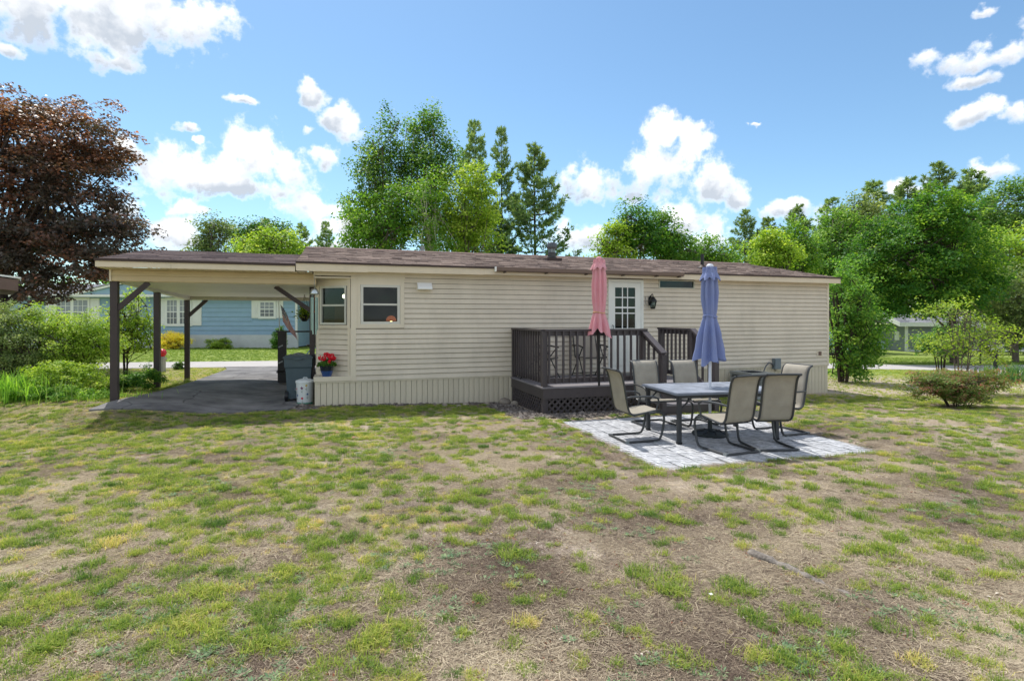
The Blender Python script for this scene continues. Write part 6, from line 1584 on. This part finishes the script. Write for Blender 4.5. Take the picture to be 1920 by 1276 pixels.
def lawn():
    r = np.random.RandomState(4)
    # green tufts
    X, Y = cloud(230000, 2.2, 15.5, r, 1.35)
    left = ss((1.0-X/np.maximum(Y,1)*3.2)/2.4)               # thicker grass on the left
    g = fbm(X*4.6+40, Y*4.6+8, 3); g2 = fbm(X*12+7, Y*12+70, 2); g0 = fbm(X*.8+71, Y*.8+15, 3)
    cover = g*.46+g2*.38+g0*.16
    thr = .615-.055*left-.02*ss((Y-4.5)/4)
    bare = fbm(X*2.2+90, Y*2.2+33, 4)
    p = (.05+.06*left+.09*ss((Y-5)/4)+ss((cover-thr)/.11)*(.85+.15*left))*(1-.75*ss((bare-.57)/.08))
    p = np.where(in_gravel(X, Y), .10, p)
    k = keep(X, Y) & (r.rand(len(X)) < p*(.24+.40*left))
    # brown burnt patch in the middle foreground
    brown = np.exp(-(((X+.55)/.55)**2+((Y-3.95)/.55)**2)); k &= r.rand(len(X)) > brown*.9
    X, Y = X[k], Y[k]; n = len(X); P = np.stack([X, Y, ground_z(X, Y)-.003], 1)
    hue = fbm(X*4+11, Y*4+5, 3)
    tint = np.where(r.rand(n) < .34, .95+r.normal(0,.05,n), .52+(hue-.5)*1.1+r.normal(0,.17,n))+.10*ss((Y-6)/4)
    sc = r.uniform(.35,.75,n)*(.7+.4*ss((cover[k]-thr[k]-.02)/.10))*(1-.2*ss((Y-7)/4))
    # separate tussocks, each a little crowd of tufts
    s_ = .122; gx, gy = np.meshgrid(np.arange(-14, 14, s_), np.arange(2.2, 13.5, s_)); gx = gx+(np.arange(gx.shape[0])[:,None] % 2)*s_*.5
    X = (gx+r.uniform(-.46,.46,gx.shape)*s_).ravel(); Y = (gy+r.uniform(-.46,.46,gx.shape)*s_).ravel(); k0 = np.abs(X) < Y*1.02+.3; X, Y = X[k0], Y[k0]
    q = fbm(X*1.3+15, Y*1.3+44, 3); lf = ss((1.0-X/np.maximum(Y,1)*3.2)/2.4)
    pk = (.42+.46*ss((q-.40)/.25))*(.68+.32*lf)*(1-.8*np.exp(-(((X+.45)/.75)**2+((Y-3.75)/.65)**2)))
    k0 = keep(X, Y) & ~in_gravel(X, Y) & (r.rand(len(X)) < pk); X, Y, lf = X[k0], Y[k0], lf[k0]
    big = r.gamma(5, .2, len(X)); m_ = np.clip((3+6*big).astype(int), 2, 16); rad = .016+.017*big; ht = r.normal(0,.15,len(X)); szc = np.clip(.60+.30*big+r.normal(0,.1,len(X)), .4, 1.35)
    i_ = np.repeat(np.arange(len(X)), m_); X = X[i_]+r.normal(size=len(i_))*rad[i_]; Y = Y[i_]+r.normal(size=len(i_))*rad[i_]*.8; k1 = keep(X, Y); X, Y, i_ = X[k1], Y[k1], i_[k1]
    P = np.concatenate([P, np.stack([X, Y, ground_z(X, Y)-.003], 1)]); sc = np.concatenate([sc, szc[i_]*r.uniform(.8,1.2,len(i_))]); tint = np.concatenate([tint, .36+ht[i_]+r.normal(0,.08,len(i_))]); n = len(P)
    scatter('lawn_grass', 'thin green tufts of grass scattered over the dry lawn', P, sc, r.uniform(0,6.283,n), tint, make_srcs('tufts', 8), BLADE)
    # dry straw everywhere between
    X, Y = cloud(52000, 2.2, 14, r, 1.25); k = keep(X, Y) & ~in_gravel(X, Y); s0 = fbm(X*.9+60, Y*.9+2, 4); k &= r.rand(len(X)) < .35+.9*ss((s0-.40)/.2)
    X, Y = X[k], Y[k]; n = len(X); P = np.stack([X, Y, ground_z(X, Y)], 1)
    brown = np.exp(-(((X+.45)/.85)**2+((Y-3.75)/.75)**2)); t2 = fbm(X*1.1+3, Y*1.1+91, 3)
    tint = .46+(t2-.5)*1.2+r.normal(0,.2,n)-.26*brown
    scatter('lawn_straw', 'dry straw and thatch lying over the bare soil of the lawn', P, r.uniform(.6,1.1,n), r.uniform(0,6.283,n), tint, make_srcs('straw', 6), STRAW)
    # flat broadleaf weeds
    X, Y = cloud(24000, 2.2, 11, r, 1.3); w = fbm(X*1.3+200, Y*1.3+120, 4)
    w = w+.09*np.exp(-(((X-.15)/.7)**2+((Y-2.9)/.5)**2))+.07*np.exp(-(((X+2.4)/1.2)**2+((Y-2.9)/.4)**2))+.06*np.exp(-(((X-2.6)/.7)**2+((Y-3.2)/.35)**2))
    k = keep(X, Y) & ~in_gravel(X, Y) & (r.rand(len(X)) < ss((w-.63)/.08)*.55); X, Y = X[k], Y[k]; n = len(X)
    scatter('lawn_weeds', 'flat grey green weed rosettes spread in patches on the lawn', np.stack([X, Y, ground_z(X, Y)+.002], 1), r.uniform(.55,1.15,n), r.uniform(0,6.283,n), r.normal(0,.1,n), make_srcs('weeds', 5), WEED)
    X, Y = cloud(2600, 2.2, 11, r, 1.2); k = keep(X, Y); X, Y = X[k], Y[k]; n = len(X)
    scatter('lawn_litter', 'tiny dead leaf bits and pale chips strewn over the lawn', np.stack([X, Y, ground_z(X, Y)+.004], 1), r.uniform(.5,1.3,n), r.uniform(0,6.283,n), r.beta(1.2,1.6,n), make_srcs('litter', 5), LITTER)
    # short green turf on the far lawns and round the sides
    X = r.uniform(-26, 34, 60000); Y = r.uniform(12, 31, 60000); rcx = rc(X); k = keep(X, Y) & ~in_house(X, Y, .3) & (np.abs(Y-rcx) > 1.6) & (np.abs(X) < Y*1.02)
    X, Y = X[k], Y[k]; n = len(X); P = np.stack([X, Y, terrain(X, Y)-.003], 1)
    near = Y < rc(X)
    scatter('street_grass', 'mown green grass either side of the street', P, r.uniform(.8,1.5,n), r.uniform(0,6.283,n), np.where(near, .5, .24)+.3*(fbm(X*.8, Y*.8, 3)-.5)+r.normal(0,.08,n), bpy.data.collections['lawn_tufts'], BLADE)
lawn()
# gravel along the skirting and round the deck
def gravel():
    r = np.random.RandomState(6); c = bpy.data.collections.new('lawn_pebbles')
    PM = leaf_mat('gravel_stone', [(0, lin((78,72,68))), (.5, lin((118,110,104))), (1, lin((172,164,156)))], 0, .9, .2, 0, 1); inst_mat(PM)
    for k in range(4):
        mb = MB(); mb.ball((0,0,.3), 1, 6, 4, .6); rr_ = np.random.RandomState(k); V = np.array(mb.v)*.014*(1+.25*rr_.normal(size=(len(mb.v),1)))
        me = bpy.data.meshes.new('pebble'); me.from_pydata([tuple(v) for v in V], [], mb.f); a = me.attributes.new('tint', 'FLOAT', 'FACE'); a.data.foreach_set('value', np.full(len(me.polygons), .0, np.float32)); me.materials.append(PM)
        c.objects.link(bpy.data.objects.new('pebble_source', me))
    U = r.uniform(-1.0, 6.3, 60000); V_ = r.uniform(-2.7, 1.2, 60000); X = HO[0]+CU*U-SU*V_; Y = HO[1]+SU*U+CU*V_
    k = in_gravel(X, Y) & ~in_house(X, Y) & ~in_drive(X, Y) & ~in_patio(X, Y); X, Y = X[k][:15000], Y[k][:15000]; n = len(X)
    scatter('gravel', 'grey pebble strip along the skirting and round the deck', np.stack([X, Y, ground_z(X, Y)+.001], 1), r.gamma(3,.28,n)+.25, r.uniform(0,6.283,n), np.clip(r.normal(.45,.22,n),0,1), c, PM)
gravel()
# half buried log, a scrap and leaves
def log():
    p = [(1.70,3.90),(1.77,3.80),(1.86,3.68),(1.93,3.56),(2.0,3.45),(2.08,3.32)]
    r = random.Random(5); mb = MB(); pts = [(x, y, float(ground_z(np.array([x]), np.array([y]))[0])+h) for (x, y), h in zip(p, (.006,.008,-.002,-.006,-.014,-.024))]
    P = refine([q[:2] for q in pts], 22); zz = np.interp(np.linspace(0,1,22), np.linspace(0,1,len(pts)), [q[2] for q in pts])
    mb.tube([(x, y, z) for (x, y), z in zip(P, zz)], [.030+.008*r.uniform(-1,1) for _ in range(22)], 10)
    mb.v = [(v[0]+r.uniform(-.005,.005), v[1]+r.uniform(-.005,.005), v[2]+r.uniform(-.005,.005)) for v in mb.v]
    m = mat('weathered_root', lin((96,90,84)), .95, .4, 14, .9, 60, c2=lin((136,128,120)), stretch=(1,1,1))
    tag(obj('fallen_log', mb, m, None, True), 'grey weathered root half buried in the right foreground lawn', 'log')
    mb = MB(); mb.box(-.012,.012,-.008,.008,0,.003); o = obj('paper_scrap', mb, M['white'], None, loc=(1.20, 3.28, .03), rot=(.2,.1,.5)); tag(o, 'small white scrap lying on the bare soil left of the root', 'litter')
    rr_ = random.Random(9); dl = mat('dead_leaf', lin((150,112,88)), .8, .25, 30)
    for k, (x, y, lb) in enumerate(((-2.55,7.9,'curled tan dead leaf on the lawn below the bay, left one'),(-2.2,7.6,'curled tan dead leaf on the lawn below the bay, right one'),(-.85,8.6,'pale dead leaf near the gravel left of the deck'))):
        mb = MB(); mb.add([(-.06,0,.01),(0,-.03,.03),(.06,0,.015),(0,.03,.035)], [(0,1,3),(1,2,3)]); o = obj('dead_leaf', mb, dl, None, loc=(x, y, float(ground_z(np.array([x]),np.array([y]))[0])+.01), rot=(0,0,k)); tag(o, lb, 'leaf', 'dead leaves on the lawn')
log()
